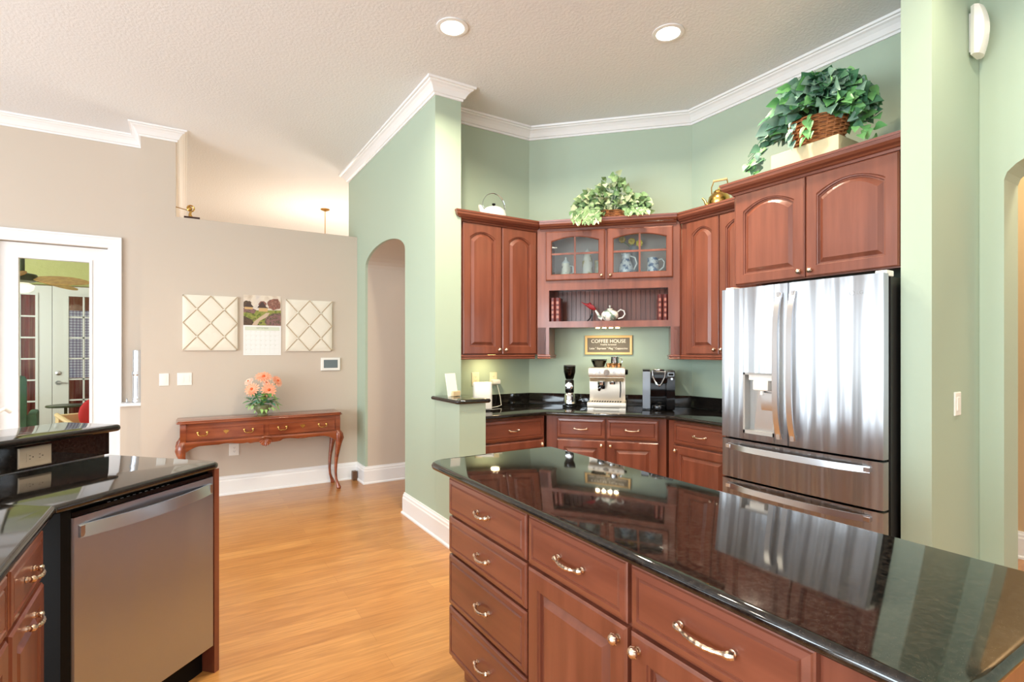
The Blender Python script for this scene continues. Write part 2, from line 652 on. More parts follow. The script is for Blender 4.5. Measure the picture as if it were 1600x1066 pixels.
# ------------------------------------------------------------ cabinets
def top_ring(x0, x1, z0, z1, y, s, a, n=10):
    """counter-clockwise ring seen from the front; the top edge arches by a"""
    pts = [(x0 + s, y, z0 + s), (x1 - s, y, z0 + s)]
    for k in range(n + 1):
        t = 1 - k / n
        x = x0 + s + (x1 - x0 - 2 * s) * t
        pts.append((x, y, z1 - s - a * (2 * t - 1) ** 2))
    return pts


def raised_door(x0, x1, z0, z1, arch=0.0, s=0.055):
    b = B()
    R = lambda y, i, a=0: top_ring(x0, x1, z0, z1, y, i, a)
    b.rings([R(0.021, 0), R(0.006, 0), R(0.004, 0.003), R(0.0, 0.007), R(0.0, s, arch * 0.9), R(0.005, s + 0.002, arch), R(0.006, s + 0.008, arch), R(0.014, s + 0.010, arch),
             R(0.014, s + 0.016, arch), R(0.003, s + 0.034, arch), R(0.001, s + 0.037, arch)])
    return b


def slab_front(x0, x1, z0, z1):
    b = B()
    R = lambda y, i: top_ring(x0, x1, z0, z1, y, i, 0, 2)
    b.rings([R(0.021, 0), R(0.007, 0), R(0.005, 0.004), R(0.002, 0.007), R(0.0, 0.022), R(0.006, 0.025), R(0.006, 0.027), R(0.001, 0.032)])
    return b


def pull(parent, x, z, w=0.095):
    h = w / 2
    path, rad = [], []
    N = 26
    for k in range(N + 1):
        t = k / N
        u = -1 + 2 * t
        y = -0.026 + 0.016 * abs(u) ** 2.2
        zz = -0.006 * (1 - u * u)
        path.append((x + u * h, y, z + zz))
        r = 0.0054 + 0.0020 * math.cos(u * PI) * 0.6 + 0.0008 * math.sin(k * 2.1)
        if abs(u) > 0.76: r = 0.0108 - 0.03 * abs(abs(u) - 0.88)
        rad.append(r)
    b = B()
    b.tube(path, rad, 9)
    for sx in (-1, 1):
        b.tube([(x + sx * h * 0.88, 0.0, z), (x + sx * h * 0.88, -0.004, z), (x + sx * h * 0.88, -0.006, z), (x + sx * h * 0.88, -0.014, z)],
               [0.009, 0.0085, 0.005, 0.005], 10)
    return b.obj('pull', M_PEWTER, parent, True, label='twisted pewter pull')


def knob(parent, x, z, r=0.015):
    b = B()
    b.tube([(x, 0.0, z), (x, -0.003, z), (x, -0.004, z), (x, -0.012, z)], [0.010, 0.009, 0.005, 0.005], 12)
    N = 8
    b.tube([(x, -0.010 - 0.022 * k / N, z) for k in range(N + 1)], [max(0.001, r * math.sin(PI * (0.12 + 0.88 * k / N)) ** 0.6) for k in range(N + 1)], 10)
    for k in range(5):
        a = 2 * PI * k / 5
        b.tube([(x + 0.9 * r * math.cos(a + q * 0.35) * math.sin(PI * (q + 0.6) / 5), -0.010 - 0.0045 * q, z + 0.9 * r * math.sin(a + q * 0.35) * math.sin(PI * (q + 0.6) / 5)) for q in range(5)], 0.0028, 6)
    return b.obj('knob', M_PEWTER, parent, True, label='twisted pewter knob')


def add_door(root, x0, x1, z0, z1, arch=0, knob_side=None, knob_top=False, s=0.055):
    d = raised_door(x0, x1, z0, z1, arch, s).obj('door', M_WOODV, root)
    if knob_side:
        kx = x1 - 0.028 if knob_side == 'r' else x0 + 0.028
        kz = z1 - 0.035 if knob_top else z0 + 0.035
        knob(d, kx, kz)
    return d


def add_drawer(root, x0, x1, z0, z1, w=0.1, px=None):
    d = slab_front(x0, x1, z0, z1).obj('drawer', M_WOODH, root)
    pull(d, px if px is not None else (x0 + x1) / 2, (z0 + z1) / 2, w)
    return d


def base_body(root, x0, x1, depth, zt=0.884, left=True, right=True, toe=0.10):
    b = B()
    b.box(x0, x1, 0.022, depth, toe, zt)
    b.box(x0 + 0.01, x1 - 0.01, 0.075, depth - 0.01, 0, toe)
    return b.obj('cabinet_body', M_WOODV, root)


RM = -PI / 2          # faces -X
ISL = 'cherry drawer and door cabinets under the island'
# --- island cabinets (front plane X = 0.94)
r = thing('base_cabinet', 'stack of four cherry drawers at the far end of the black-topped island', 'cabinet', (0.94, 2.025, 0), RM)
base_body(r, 0, 0.603, 0.60)
for z0, z1 in ((0.716, 0.868), (0.557, 0.706), (0.340, 0.547), (0.125, 0.330)):
    add_drawer(r, 0.007, 0.597, z0, z1, 0.095, px=0.315)
r = thing('base_cabinet', 'island cherry cabinet with one drawer above a door, next to the drawer stack', 'cabinet', (0.94, 1.4205, 0), RM)
base_body(r, 0, 0.4555, 0.60)
add_drawer(r, 0.004, 0.4505, 0.712, 0.868, 0.125)
add_door(r, 0.004, 0.4505, 0.125, 0.702, 0, 'r', True)
r = thing('base_cabinet', 'nearest island cherry cabinet with a wide drawer above a door, beside plain end panel', 'cabinet', (0.94, 0.9635, 0), RM)
base_body(r, 0, 0.6, 0.60)
add_drawer(r, 0.007, 0.4585, 0.712, 0.868, 0.15)
add_door(r, 0.007, 0.4585, 0.125, 0.702, 0, 'l', True)
# --- island top
p = [(0.903, 0.285), (1.578, 0.285), (1.585, 2.175), (0.903, 2.175)]
B().slab(roundc(p, {0: 0.02, 1: 0.02, 2: 0.03, 3: 0.085}, 8), 0.885, 0.915, 0.015, 6).obj(
    'island_countertop', M_GRAN, None, True, label='long polished black granite island countertop with rounded edge', category='countertop')

# --- kitchen base cabinets
r = thing('base_cabinet', 'cherry base cabinet behind the half wall, left of the coffee corner, one drawer and door', 'cabinet', (1.835, 3.42, 0), 0)
base_body(r, 0, 0.61, 0.61)
add_drawer(r, 0.025, 0.595, 0.708, 0.868, 0.09)
add_door(r, 0.025, 0.595, 0.125, 0.694, 0, 'r', True)
da = math.atan2(2.75 - 3.42, 3.08 - 2.45)
r = thing('base_cabinet', 'diagonal cherry base cabinet with two drawers over two doors beneath the coffee machines', 'cabinet', (2.45, 3.42, 0), da)
b = B()
b.prism([(0.0, 0.022), (0.92, 0.022), (1.20, 0.45), (1.02, 0.60), (-0.05, 0.60), (-0.24, 0.44)][::1], 0.10, 0.884, 'z')
b.prism([(0.03, 0.08), (0.89, 0.08), (1.0, 0.5), (-0.1, 0.5)], 0, 0.10, 'z')
b.obj('cabinet_body', M_WOODV, r)
add_drawer(r, 0.087, 0.464, 0.712, 0.868, 0.11)
add_drawer(r, 0.478, 0.862, 0.712, 0.868, 0.11)
add_door(r, 0.087, 0.464, 0.125, 0.698, 0, 'r', True)
add_door(r, 0.478, 0.862, 0.125, 0.698, 0, 'l', True)
r = thing('base_cabinet', 'cherry base cabinet left of the refrigerator, one drawer above a door', 'cabinet', (3.08, 2.745, 0), RM)
base_body(r, 0, 0.605, 0.60)
add_drawer(r, 0.062, 0.54, 0.712, 0.868, 0.11)
add_door(r, 0.062, 0.54, 0.125, 0.698, 0, 'l', True)

# --- wall-run countertop with backsplash
p = [(1.822, 3.39), (2.43, 3.39), (3.05, 2.73), (3.05, 2.125), (3.695, 2.125), (3.695, 3.015), (2.698, 4.035), (1.832, 4.035), (1.832, 3.70), (1.822, 3.70)]
ct = B().slab(p, 0.885, 0.915, 0.012, 4).obj('kitchen_countertop', M_GRAN, None, True,
    label='black granite countertop following the corner under the wall cabinets', category='countertop')
BS = [(0.001, 0.9155), (0.021, 0.9155), (0.021, 1.008), (0.018, 1.012), (0.001, 1.012)]
B().sweep([(1.834, 4.04), (2.70, 4.04), (3.70, 3.02), (3.70, 2.125)], BS).obj('backsplash', M_GRAN, ct)
# --- half wall ledge
B().slab(roundc([(1.575, 3.24), (1.852, 3.24), (1.852, 3.682), (1.575, 3.682)], {0: 0.03, 1: 0.03}), 1.0305, 1.060, 0.014, 5).obj(
    'ledge_top', M_GRAN, None, True, label='small black granite cap on the green half wall', category='ledge')

# --- wall cabinets
WCR = [(0.0, 2.415), (0.006, 2.415), (0.010, 2.428), (0.022, 2.432), (0.028, 2.440), (0.046, 2.448), (0.056, 2.462), (0.058, 2.480), (0.062, 2.480), (0.064, 2.493), (0, 2.493)]
RAIL = [(-0.018, 1.33), (0.010, 1.33), (0.012, 1.338), (0.006, 1.346), (0.012, 1.352), (0.012, 1.360), (0.004, 1.3655), (-0.018, 1.3655)]

r = thing('wall_cabinet', 'tall two-door cherry wall cabinet left of the glass-fronted one', 'cabinet', (1.834, 3.70, 0), 0)
B().box(0, 0.722, 0.022, 0.336, 1.366, 2.485).obj('cabinet_body', M_WOODV, r)
add_door(r, 0.019, 0.371, 1.372, 2.41, 0.05, 'r', s=0.06)
add_door(r, 0.378, 0.716, 1.372, 2.41, 0.05, 'l', s=0.06)
B().sweep([(0.002, 0.32), (0.002, 0.012), (0.724, 0.012)], WCR).obj('crown', M_WOODH, r)
B().sweep([(0.002, 0.32), (0.002, 0.012), (0.70, 0.012)], RAIL).obj('light_rail', M_WOODH, r)
M_PUCK = mat('puck_lens', (255, 236, 170), 0.4, emit=22, emit_color=(255, 206, 120))
pk = B().lathe([(0.001, 1.352), (0.030, 1.352), (0.032, 1.366), (0.001, 1.366)], (0.37, 0.17), 16).obj('puck_light', M_PUCK, r)

ua = math.atan2(2.87 - 3.70, 3.37 - 2.56)
r = thing('display_cabinet', 'diagonal cherry cabinet with two glass doors over an open beadboard shelf', 'cabinet', (2.56, 3.70, 0), ua)
b = B()
b.box(0, 0.10, 0.0, 0.30, 1.33, 1.595)      # side legs
b.box(0, 0.073, 0.0, 0.02, 1.33, 2.42)
b.box(1.108, 1.16, 0.0, 0.02, 1.33, 2.42)
b.box(1.09, 1.16, 0.0, 0.30, 1.33, 1.595)
b.box(0.0, 0.10, 0.02, 0.31, 1.595, 2.46)
b.box(1.071, 1.16, 0.02, 0.31, 1.595, 2.46)
b.box(0.073, 1.108, 0.0, 0.02, 1.595, 1.647)   # bottom rail
b.box(0.10, 1.071, 0.02, 0.30, 1.597, 1.645)   # shelf
b.box(0.073, 1.108, 0.0, 0.02, 1.91, 2.0)      # rail under the glass doors
b.box(0.10, 1.071, 0.02, 0.30, 1.93, 2.034)
b.box(0.073, 1.108, 0.0, 0.02, 2.40, 2.43)
b.box(0.10, 1.071, 0.02, 0.31, 2.43, 2.485)
b.box(0.073, 0.10, 0.0, 0.02, 1.647, 1.91)
b.box(1.071, 1.108, 0.0, 0.02, 1.647, 1.91)
b.box(0.567, 0.588, 0.0, 0.02, 1.99, 2.42)
b.prism([(1.12, 0.001), (1.158, 0.001), (1.175, 0.014), (1.175, 0.06), (1.12, 0.06)], 1.366, 2.484, 'z')
b.prism([(0.04, 0.001), (0.0, 0.001), (-0.016, 0.013), (-0.016, 0.06), (0.04, 0.06)], 1.366, 2.484, 'z')
b.obj('cabinet_body', M_WOODV, r)
b = B()
x = 0.10
while x < 1.07:                                 # beadboard back
    x1 = min(x + 0.040, 1.071)
    b.box(x, x1 - 0.007, 0.288, 0.305, 1.645, 1.93)
    b.box(x1 - 0.007, x1, 0.300, 0.305, 1.645, 1.93)
    x = x1
b.obj('beadboard_back', M_WOODV, r)
M_CABIN = mat('cabinet_interior', (196, 178, 166), 0.5)
B().box(0.10, 1.071, 0.295, 0.305, 2.034, 2.43).obj('back_panel', M_CABIN, r)
B().box(0.06, 1.10, 0.31, 0.325, 1.60, 2.47).obj('back_board', M_WOODV, r) if False else None

def glass_door(root, x0, x1, z0, z1, side, s=0.052, arch=0.035):
    b = B()
    R = lambda y, i, a=0: top_ring(x0, x1, z0, z1, y, i, a)
    outer = [R(0.0, s + 0.004, arch)]
    rs = [R(0.0, s, arch), R(-0.0215, s, arch), R(-0.021, 0.006), R(-0.017, 0.0), R(-0.001, 0.0), R(-0.001, s, arch)]
    b.rings([R(-0.001, s, arch), R(-0.015, s + 0.001, arch), R(-0.021, s - 0.006, arch), R(-0.021, 0.010), R(-0.018, 0.004), R(-0.012, 0.0), R(-0.001, 0.0), R(-0.001, s, arch)], False, False)
    bmesh.ops.remove_doubles(b.bm, verts=b.bm.verts, dist=1e-6)
    c = (x0 + x1) / 2
    zm = z0 + s + (z1 - z0 - 2 * s) * 0.55
    b.box(c - 0.008, c + 0.008, -0.018, -0.004, z0 + s, z1 - s + 0.002)
    b.box(x0 + s, x1 - s, -0.017, -0.005, zm - 0.008, zm + 0.008)
    d = b.obj('door', M_WOODV, root)
    B().prism([(p[0], p[2]) for p in R(0, s - 0.004, arch)], -0.009, -0.007, 'y').obj('glass_pane', M_GLASS, d)
    kx = x1 - 0.028 if side == 'r' else x0 + 0.028
    k = knob(d, kx, z0 + 0.03)
    k.location = (0, -0.021, 0)

glass_door(r, 0.073, 0.569, 1.990, 2.405, 'r')
glass_door(r, 0.586, 1.108, 1.990, 2.405, 'l')
B().sweep([(0.026, -0.0), (1.134, -0.0)], [(o, z) for o, z in WCR]).obj('crown', M_WOODH, r)
B().sweep([(0.002, -0.001), (0.101, -0.001), (0.101, 0.29)], [(o + 0.001, z) for o, z in RAIL]).obj('light_rail', M_WOODH, r)
B().sweep([(1.089, 0.29), (1.089, -0.001), (1.158, -0.001)], [(o + 0.001, z) for o, z in RAIL]).obj('light_rail', M_WOODH, r)
for q in range(4):
    B().lathe([(0.001, 1.589), (0.016, 1.589), (0.018, 1.5949), (0.001, 1.5949)], (0.50 + 0.055 * q, 0.12), 12).obj('puck_light', M_PUCK, r)

r = thing('wall_cabinet', 'two-door cherry wall cabinet partly hidden left of the refrigerator', 'cabinet', (3.37, 2.868, 0), RM)
B().box(0, 0.69, 0.022, 0.328, 1.366, 2.485).obj('cabinet_body', M_WOODV, r)
add_door(r, 0.06, 0.355, 1.372, 2.41, 0.05, 'r', s=0.055)
add_door(r, 0.363, 0.665, 1.372, 2.41, 0.05, 'l', s=0.055)
B().sweep([(0.0, 0.012), (0.69, 0.012)], WCR).obj('crown', M_WOODH, r)
B().sweep([(0.0, 0.012), (0.69, 0.012)], RAIL).obj('light_rail', M_WOODH, r)

r = thing('wall_cabinet', 'wide cherry cabinet with two arched doors above the refrigerator', 'cabinet', (3.06, 2.172, 0), RM)
B().box(0, 0.978, 0.022, 0.636, 1.822, 2.485).obj('cabinet_body', M_WOODV, r)
add_door(r, 0.017, 0.472, 1.828, 2.412, 0.06, 'r', s=0.06)
add_door(r, 0.480, 0.950, 1.828, 2.412, 0.06, 'l', s=0.06)
B().sweep([(0.0, 0.62), (0.0, 0.012), (0.978, 0.012)], WCR).obj('crown', M_WOODH, r)

# ------------------------------------------------------------ refrigerator
FR = thing('refrigerator', 'stainless steel french door refrigerator with water dispenser and two lower drawers', 'refrigerator', (2.856, 2.112, 0), RM)
W = 0.905
def bulge(x):
    u = 2 * x / W - 1
    e = 0.012 * (1 - u * u)
    return 0.012 - e
def cpanel(b, x0, x1, z0, z1, yb=0.062, n=10, ed=0.008):
    """door skin with a slightly bowed front and softened side edges"""
    xs = [x0 + (x1 - x0) * k / n for k in range(n + 1)]
    front = [(x, bulge(x)) for x in xs]
    prof = [(x1, yb), (x0, yb), (x0, front[0][1] + ed)] + [(x0 + ed * 0.3, front[0][1] + ed * 0.3)] + [(x0 + ed, front[0][1])] + front[1:-1] + [(x1 - ed, front[-1][1]), (x1 - ed * 0.3, front[-1][1] + ed * 0.3), (x1, front[-1][1] + ed)]
    b.prism(prof, z0, z1, 'z')
b = B()
b.box(0.006, W - 0.006, 0.095, 0.80, 0.03, 1.765)
b.box(0.03, W - 0.03, 0.12, 0.75, 0, 0.03)
b.obj('refrigerator_case', M_DGREY, FR)
B().box(0.015, W - 0.015, 0.066, 0.096, 0.06, 1.76).obj('gasket', M_BLACK, FR)
SP = 0.434
# left door around the dispenser opening
DX0, DX1, DZ0, DZ1 = 0.152, 0.352, 0.905, 1.268
b = B()
b.mi = 0
cpanel(b, 0.002, DX0, 0.868, 1.778, ed=0.003, n=4)
cpanel(b, DX1, SP - 0.003, 0.868, 1.778, ed=0.003, n=3)
def strip(b, x0, x1, z0, z1):
    n = 4
    xs = [x0 + (x1 - x0) * k / n for k in range(n + 1)]
    b.prism([(x1, 0.062), (x0, 0.062)] + [(x, bulge(x)) for x in xs], z0, z1, 'z')
strip(b, DX0, DX1, DZ1, 1.778)
strip(b, DX0, DX1, 0.868, DZ0)
dl = b.obj('fridge_door', M_STEEL_F, FR, True)
b = B()
rr = bulge(0.2) + 0.003
b.box(DX0, DX0 + 0.012, rr, 0.066, DZ0, DZ1)
b.box(DX1 - 0.012, DX1, rr, 0.066, DZ0, DZ1)
b.box(DX0, DX1, rr, 0.066, DZ1 - 0.012, DZ1)
b.box(DX0, DX1, rr, 0.066, DZ0, DZ0 + 0.02)
b.box(DX0, DX1, 0.060, 0.067, DZ0, DZ1)
M_DISP = mat('satin_grey_plastic', (176, 176, 174), 0.35, 0.3)
b.obj('dispenser_recess', M_DISP, dl)
b = B()
b.prism([(0.20, DZ0 + 0.02), (0.335, DZ0 + 0.02), (0.325, 1.165), (0.225, 1.165)], 0.046, 0.056, 'y')
b.box(0.255, 0.325, 0.030, 0.046, 1.05, 1.155, bev=0.006)
b.obj('dispenser_paddle', M_STEEL_H, dl, True)
b = B()
b.box(DX0 + 0.03, DX1 - 0.012, 0.020, 0.060, 1.225, 1.256)
b.box(0.220, 0.312, 0.004, 0.058, 1.165, 1.226, bev=0.008)
b.tube([(0.26, 0.03, 1.14), (0.26, 0.03, 1.17)], 0.012, 12)
b.obj('dispenser_spout', M_WHITEP, dl, True)
b = B()
cpanel(b, SP + 0.003, W - 0.002, 0.868, 1.778)
dr = b.obj('fridge_door', M_STEEL_F, FR, True)
def vhandle(parent, x):
    b = B()
    N = 22
    rs = []
    for k in range(N + 1):
        t = k / N
        z = 0.905 + (1.725 - 0.905) * t
        o = 0.020 + 0.045 * (1 - (2 * t - 1) ** 4) ** 1.0
        w = 0.0155
        dx = 0.0
        y = bulge(x) - o
        rs.append([(x - w + dx, y, z), (x + w + dx, y, z), (x + w + dx, y + 0.012, z), (x - w + dx, y + 0.012, z)])
    b.rings(rs)
    for z in (0.915, 1.715):
        b.box(x - 0.010, x + 0.010, bulge(x) - 0.030, bulge(x) + 0.004, z - 0.014, z + 0.014)
    b.obj('door_handle', M_STEEL_H, parent, True)
vhandle(dl, SP - 0.040)
vhandle(dr, SP + 0.040)
text_mesh('lettering', 'LG', 0.026, mat('logo_grey', (150, 150, 152), 0.4), dr, (0.800, bulge(0.8) - 0.0006, 1.690), extrude=0.0004)
b = B()
b.tube([(0.773, bulge(.77) - 0.0008, 1.690 + 0.0), ] + [(0.765 + 0.011 * math.cos(a * PI / 8), bulge(.77) - 0.0008, 1.690 + 0.011 * math.sin(a * PI / 8)) for a in range(1, 16)], 0.0012, 5)
b.obj('logo_ring', mat('logo_grey2', (150, 150, 152), 0.4), dr)
B().box(W - 0.055, W - 0.004, 0.05, 0.12, 1.766, 1.795, bev=0.004).obj('hinge_cover', M_WHITEP, FR)
B().box(0.004, 0.055, 0.05, 0.12, 1.766, 1.795, bev=0.004).obj('hinge_cover', M_WHITEP, FR)
for z0, z1, hz in ((0.622, 0.856, 0.815), (0.07, 0.610, 0.572)):
    b = B()
    cpanel(b, 0.002, W - 0.002, z0, z1)
    dd = b.obj('freezer_drawer', M_STEEL_F, FR, True)
    b = B()
    N = 22
    rs = []
    for k in range(N + 1):
        t = k / N
        x = 0.055 + (W - 0.11) * t
        o = 0.018 + 0.040 * (1 - (2 * t - 1) ** 4)
        y = bulge(x) - o
        rs.append([(x, y, hz - 0.016), (x, y + 0.004, hz + 0.016), (x, y + 0.014, hz + 0.016), (x, y + 0.014, hz - 0.016)])
    b.rings(rs)
    for x in (0.065, W - 0.065):
        b.box(x - 0.014, x + 0.014, bulge(x) - 0.028, bulge(x) + 0.004, hz - 0.010, hz + 0.010)
    b.obj('drawer_handle', M_STEEL_H, dd, True)

# ------------------------------------------------------------ peninsula
def en(e, n): return ((e + n) / 2 ** .5, (e - n) / 2 ** .5)
p = [(-0.34, 0.55), (-0.34, 2.149), en(1.965, -1.760), en(1.975, -2.397), en(1.18, -2.397), (-1.06, 2.30), (-1.06, 0.55)]
B().slab(roundc(p, {1: 0.012, 2: 0.05}, 6), 0.885, 0.915, 0.015, 6).obj(
    'peninsula_countertop', M_GRAN, None, True, label='polished black granite counter above the dishwasher, at left', category='countertop')
BA = PI / 4
r = thing('bar_counter', 'raised black granite bar top with riser, behind the dishwasher counter', 'counter', (*en(1.0, -2.40), 0), BA)
# local x = e-1.0, local y = -(n+2.40)
B().slab(roundc([(-0.2, -0.045), (1.01, -0.045), (1.01, 0.32), (-0.2, 0.32)], {1: 0.03, 2: 0.03}), 1.022, 1.052, 0.014, 5).obj('bar_top', M_GRAN, r, True)
B().box(0.20, 0.975, 0.0, 0.022, 0.9165, 1.021).obj('riser', M_GRAN, r)
b = B()
b.box(0.0, 0.972, 0.024, 0.16, 0, 1.021)
b.obj('knee_wall', M_TRIM, r)
b = B()
b.prism([(0.16, 0.80), (0.18, 0.80), (0.19, 0.84), (0.22, 0.90), (0.25, 0.95), (0.29, 0.98), (0.29, 1.021), (0.16, 1.021)], 0.92, 0.965, 'x')
b.obj('corbel', M_TRIM, r)
b = B()
b.prism([(0.16, 0.80), (0.18, 0.80), (0.19, 0.84), (0.22, 0.90), (0.25, 0.95), (0.29, 0.98), (0.29, 1.021), (0.16, 1.021)], 0.32, 0.365, 'x')
b.obj('corbel', M_TRIM, r)

# horizontal outlet plate on the riser
def outlet(label, loc, rot, w, h, horiz, m, kind='duplex', group=None):
    o = thing('wall_outlet' if kind == 'duplex' else 'light_switch', label, 'outlet' if kind == 'duplex' else 'switch', loc, rot, group)
    b = B()
    b.rings([top_ring(-w / 2, w / 2, -h / 2, h / 2, 0, 0, 0, 2), top_ring(-w / 2, w / 2, -h / 2, h / 2, -0.003, 0, 0, 2), top_ring(-w / 2, w / 2, -h / 2, h / 2, -0.006, 0.004, 0, 2)])
    b.obj('cover_plate', m, o)
    b = B()
    dk = B()
    if kind == 'duplex':
        if horiz:
            b.box(-0.034, 0.034, -0.0075, -0.006, -0.017, 0.017)
            for cx in (-0.018, 0.018):
                for dz in (-0.007, 0.007):
                    dk.box(cx - 0.007, cx - 0.001, -0.0079, -0.0074, dz - 0.001, dz + 0.001)
                dk.tube([(cx + 0.007, -0.0074, 0), (cx + 0.007, -0.0079, 0)], 0.0024, 8)
        else:
            b.box(-0.017, 0.017, -0.0075, -0.006, -0.034, 0.034)
            for cz in (-0.018, 0.018):
                for dx in (-0.006, 0.006):
                    dk.box(dx - 0.001, dx + 0.001, -0.0079, -0.0074, cz, cz + 0.008)
                dk.tube([(0, -0.0074, cz - 0.006), (0, -0.0079, cz - 0.006)], 0.0024, 8)
        b.obj('receptacle', m, o)
        dk.obj('slots', M_BLACK, o)
    else:
        n = 2 if kind == 'double' else 1
        for q in range(n):
            cx = (q - (n - 1) / 2) * 0.046
            B().box(cx - 0.0165, cx + 0.0165, -0.009, -0.006, -0.033, 0.033, bev=0.001).obj('rocker', m, o)
    return o
M_STEELPL = mat('taupe_metal_plate', (182, 166, 146), 0.35, 0.2)
o = outlet('taupe horizontal outlet plate on the black bar riser', (*en(1.66, -2.3995), 0.966), BA, 0.124, 0.083, True, M_STEELPL)

# dishwasher
r = thing('dishwasher', 'stainless steel dishwasher with bowed towel-bar handle in the peninsula', 'dishwasher', (*en(1.335, -1.775), 0), BA)
b = B()
b.rings([[(x, y, z) for x, y in ((0.004, 0.03), (0.004, 0.004), (0.008, -0.002), (0.586, -0.002), (0.590, 0.004), (0.590, 0.03))] for z in (0.125, 0.855)])
dd = b.obj('dishwasher_door', M_STEEL_D, r, True)
b = B()
N = 24
rs = []
for k in range(N + 1):
    t = k / N
    x = 0.020 + 0.552 * t
    o_ = 0.012 + 0.040 * (1 - (2 * t - 1) ** 2)
    rs.append([(x, -o_, 0.787), (x, -o_ + 0.007, 0.829), (x, -o_ + 0.015, 0.829), (x, -o_ + 0.010, 0.787)])
b.rings(rs)
b.box(0.020, 0.034, -0.014, -0.002, 0.79, 0.826)
b.box(0.558, 0.572, -0.014, -0.002, 0.79, 0.826)
b.obj('handle', M_STEEL_H, dd, True)
b = B()
b.box(-0.030, 0.592, 0.032, 0.58, 0.10, 0.883)
b.box(-0.032, 0.0, 0.002, 0.03, 0.02, 0.883)
b.box(0.0, 0.592, 0.06, 0.5, 0.0, 0.10)
b.obj('tub_housing', M_BLACK, r)
B().box(0.004, 0.590, 0.004, 0.030, 0.857, 0.872).obj('control_panel', M_BLACKG, r)
b = B()
for q in range(11):
    xx = 0.13 + 0.024 * q
    b.box(xx, xx + 0.010, 0.010, 0.014, 0.8722, 0.8727)
b.obj('control_marks', mat('pale_marks', (190, 190, 190), 0.5), r)

r = thing('end_panel', 'narrow dark cherry panel closing the peninsula right of the dishwasher', 'panel', (*en(1.931, -1.775), 0), BA)
B().box(0, 0.026, 0.0, 0.60, 0.0, 0.884).obj('panel_board', M_WOODV, r)

r = thing('base_cabinet', 'cherry cabinet with drawer and pull-out door left of the dishwasher', 'cabinet', (-0.36, 1.735, 0), PI / 2)
b = B()
b.box(0, 0.405, 0.022, 0.62, 0.10, 0.884)
b.box(0.005, 0.36, 0.08, 0.60, 0, 0.10)
b.obj('cabinet_body', M_WOODV, r)
add_drawer(r, 0.008, 0.365, 0.712, 0.862, 0.10, px=0.19)
d = raised_door(0.008, 0.365, 0.125, 0.700, 0, 0.05).obj('door', M_WOODV, r)
pull(d, 0.19, 0.655, 0.10)
r = thing('base_cabinet', 'cherry cabinet at the photo\'s left edge, cut off by the frame', 'cabinet', (-0.36, 1.20, 0), PI / 2)
base_body(r, 0, 0.533, 0.62)
add_drawer(r, 0.008, 0.522, 0.712, 0.862, 0.10)
add_door(r, 0.008, 0.522, 0.125, 0.700, 0, 'l', True)
# ------------------------------------------------------------ ceiling lamps
M_CANIN = mat('can_reflector', (250, 248, 240), 0.4, emit=2.0, emit_color=(255, 236, 205))
CANS = [(1.429, 3.0045), (2.627, 2.33), (1.43, 0.9), (2.75, 0.6), (0.1, 2.2), (0.0, -0.8), (-2.2, 2.6), (-2.2, 0.2), (1.4, -1.2)]
cl = ['round recessed ceiling light above the island, left of the two in view', 'round recessed ceiling light nearer the kitchen wall, right of the two in view']
can0 = None
for i, (x, y) in enumerate(CANS):
    if i == 0:
        can0 = thing('recessed_light', cl[0], 'ceiling light', (x, y, ZC), 0, 'recessed ceiling lights')
        b = B()
        prof = [(0.078, -0.001), (0.100, -0.001), (0.100, -0.006), (0.080, -0.010), (0.074, -0.008), (0.074, -0.001)]
        rs = [[(r_ * math.cos(2 * PI * k / 32), r_ * math.sin(2 * PI * k / 32), z) for k in range(32)] for r_, z in prof]
        b.rings(rs + [rs[0]], False, False)
        b.obj('trim_ring', M_TRIM, can0, True)
        B().lathe([(0.001, -0.002), (0.074, -0.002), (0.070, -0.006), (0.001, -0.010)], (0, 0), 32).obj('lamp_lens', M_BULB, can0, True)
    else:
        lab = cl[1] if i == 1 else 'recessed ceiling light outside the view of the photo'
        dup(can0, (x, y, ZC), label=lab)
    a = area('can_light', (x, y, ZC - 0.03), (0, 0, -1), 0.13, 0.13, 38 if i < 2 else 14, WARM, 150)
    a.data.shape = 'DISK'
area('under_cabinet_glow', (2.20, 3.87, 1.345), (0, 0, -1), 0.06, 0.06, 1.5, (1, 0.84, 0.50))
for q in range(4):
    t = 0.50 + 0.055 * q
    cx = 2.56 + math.cos(ua) * t - math.sin(ua) * 0.12
    cy = 3.70 + math.sin(ua) * t + math.cos(ua) * 0.12
    area('shelf_puck_glow', (cx, cy, 1.578), (0, 0, -1), 0.03, 0.03, 0.45, (1, 0.90, 0.66))
point('foyer_lamp_glow', (1.717, 7.847, 2.52), 40, (1, 0.88, 0.70), 0.25)
area('foyer_fill', (4.1, 8.4, 1.7), (-1, 0, 0.3), 1.6, 2.2, 150, (1, 0.93, 0.80))  # fill light added for the foyer's dim left side, in front of solid wall
point('passage_fill', (3.3, 4.95, 2.6), 30, (1, 0.9, 0.8), 0.12)  # unseen lamp added to brighten the arched passage
area('hallway_lamp_glow', (4.3, 0.6, 3.3), (0, 0, -1), 0.4, 0.4, 45, (1, 0.82, 0.6))

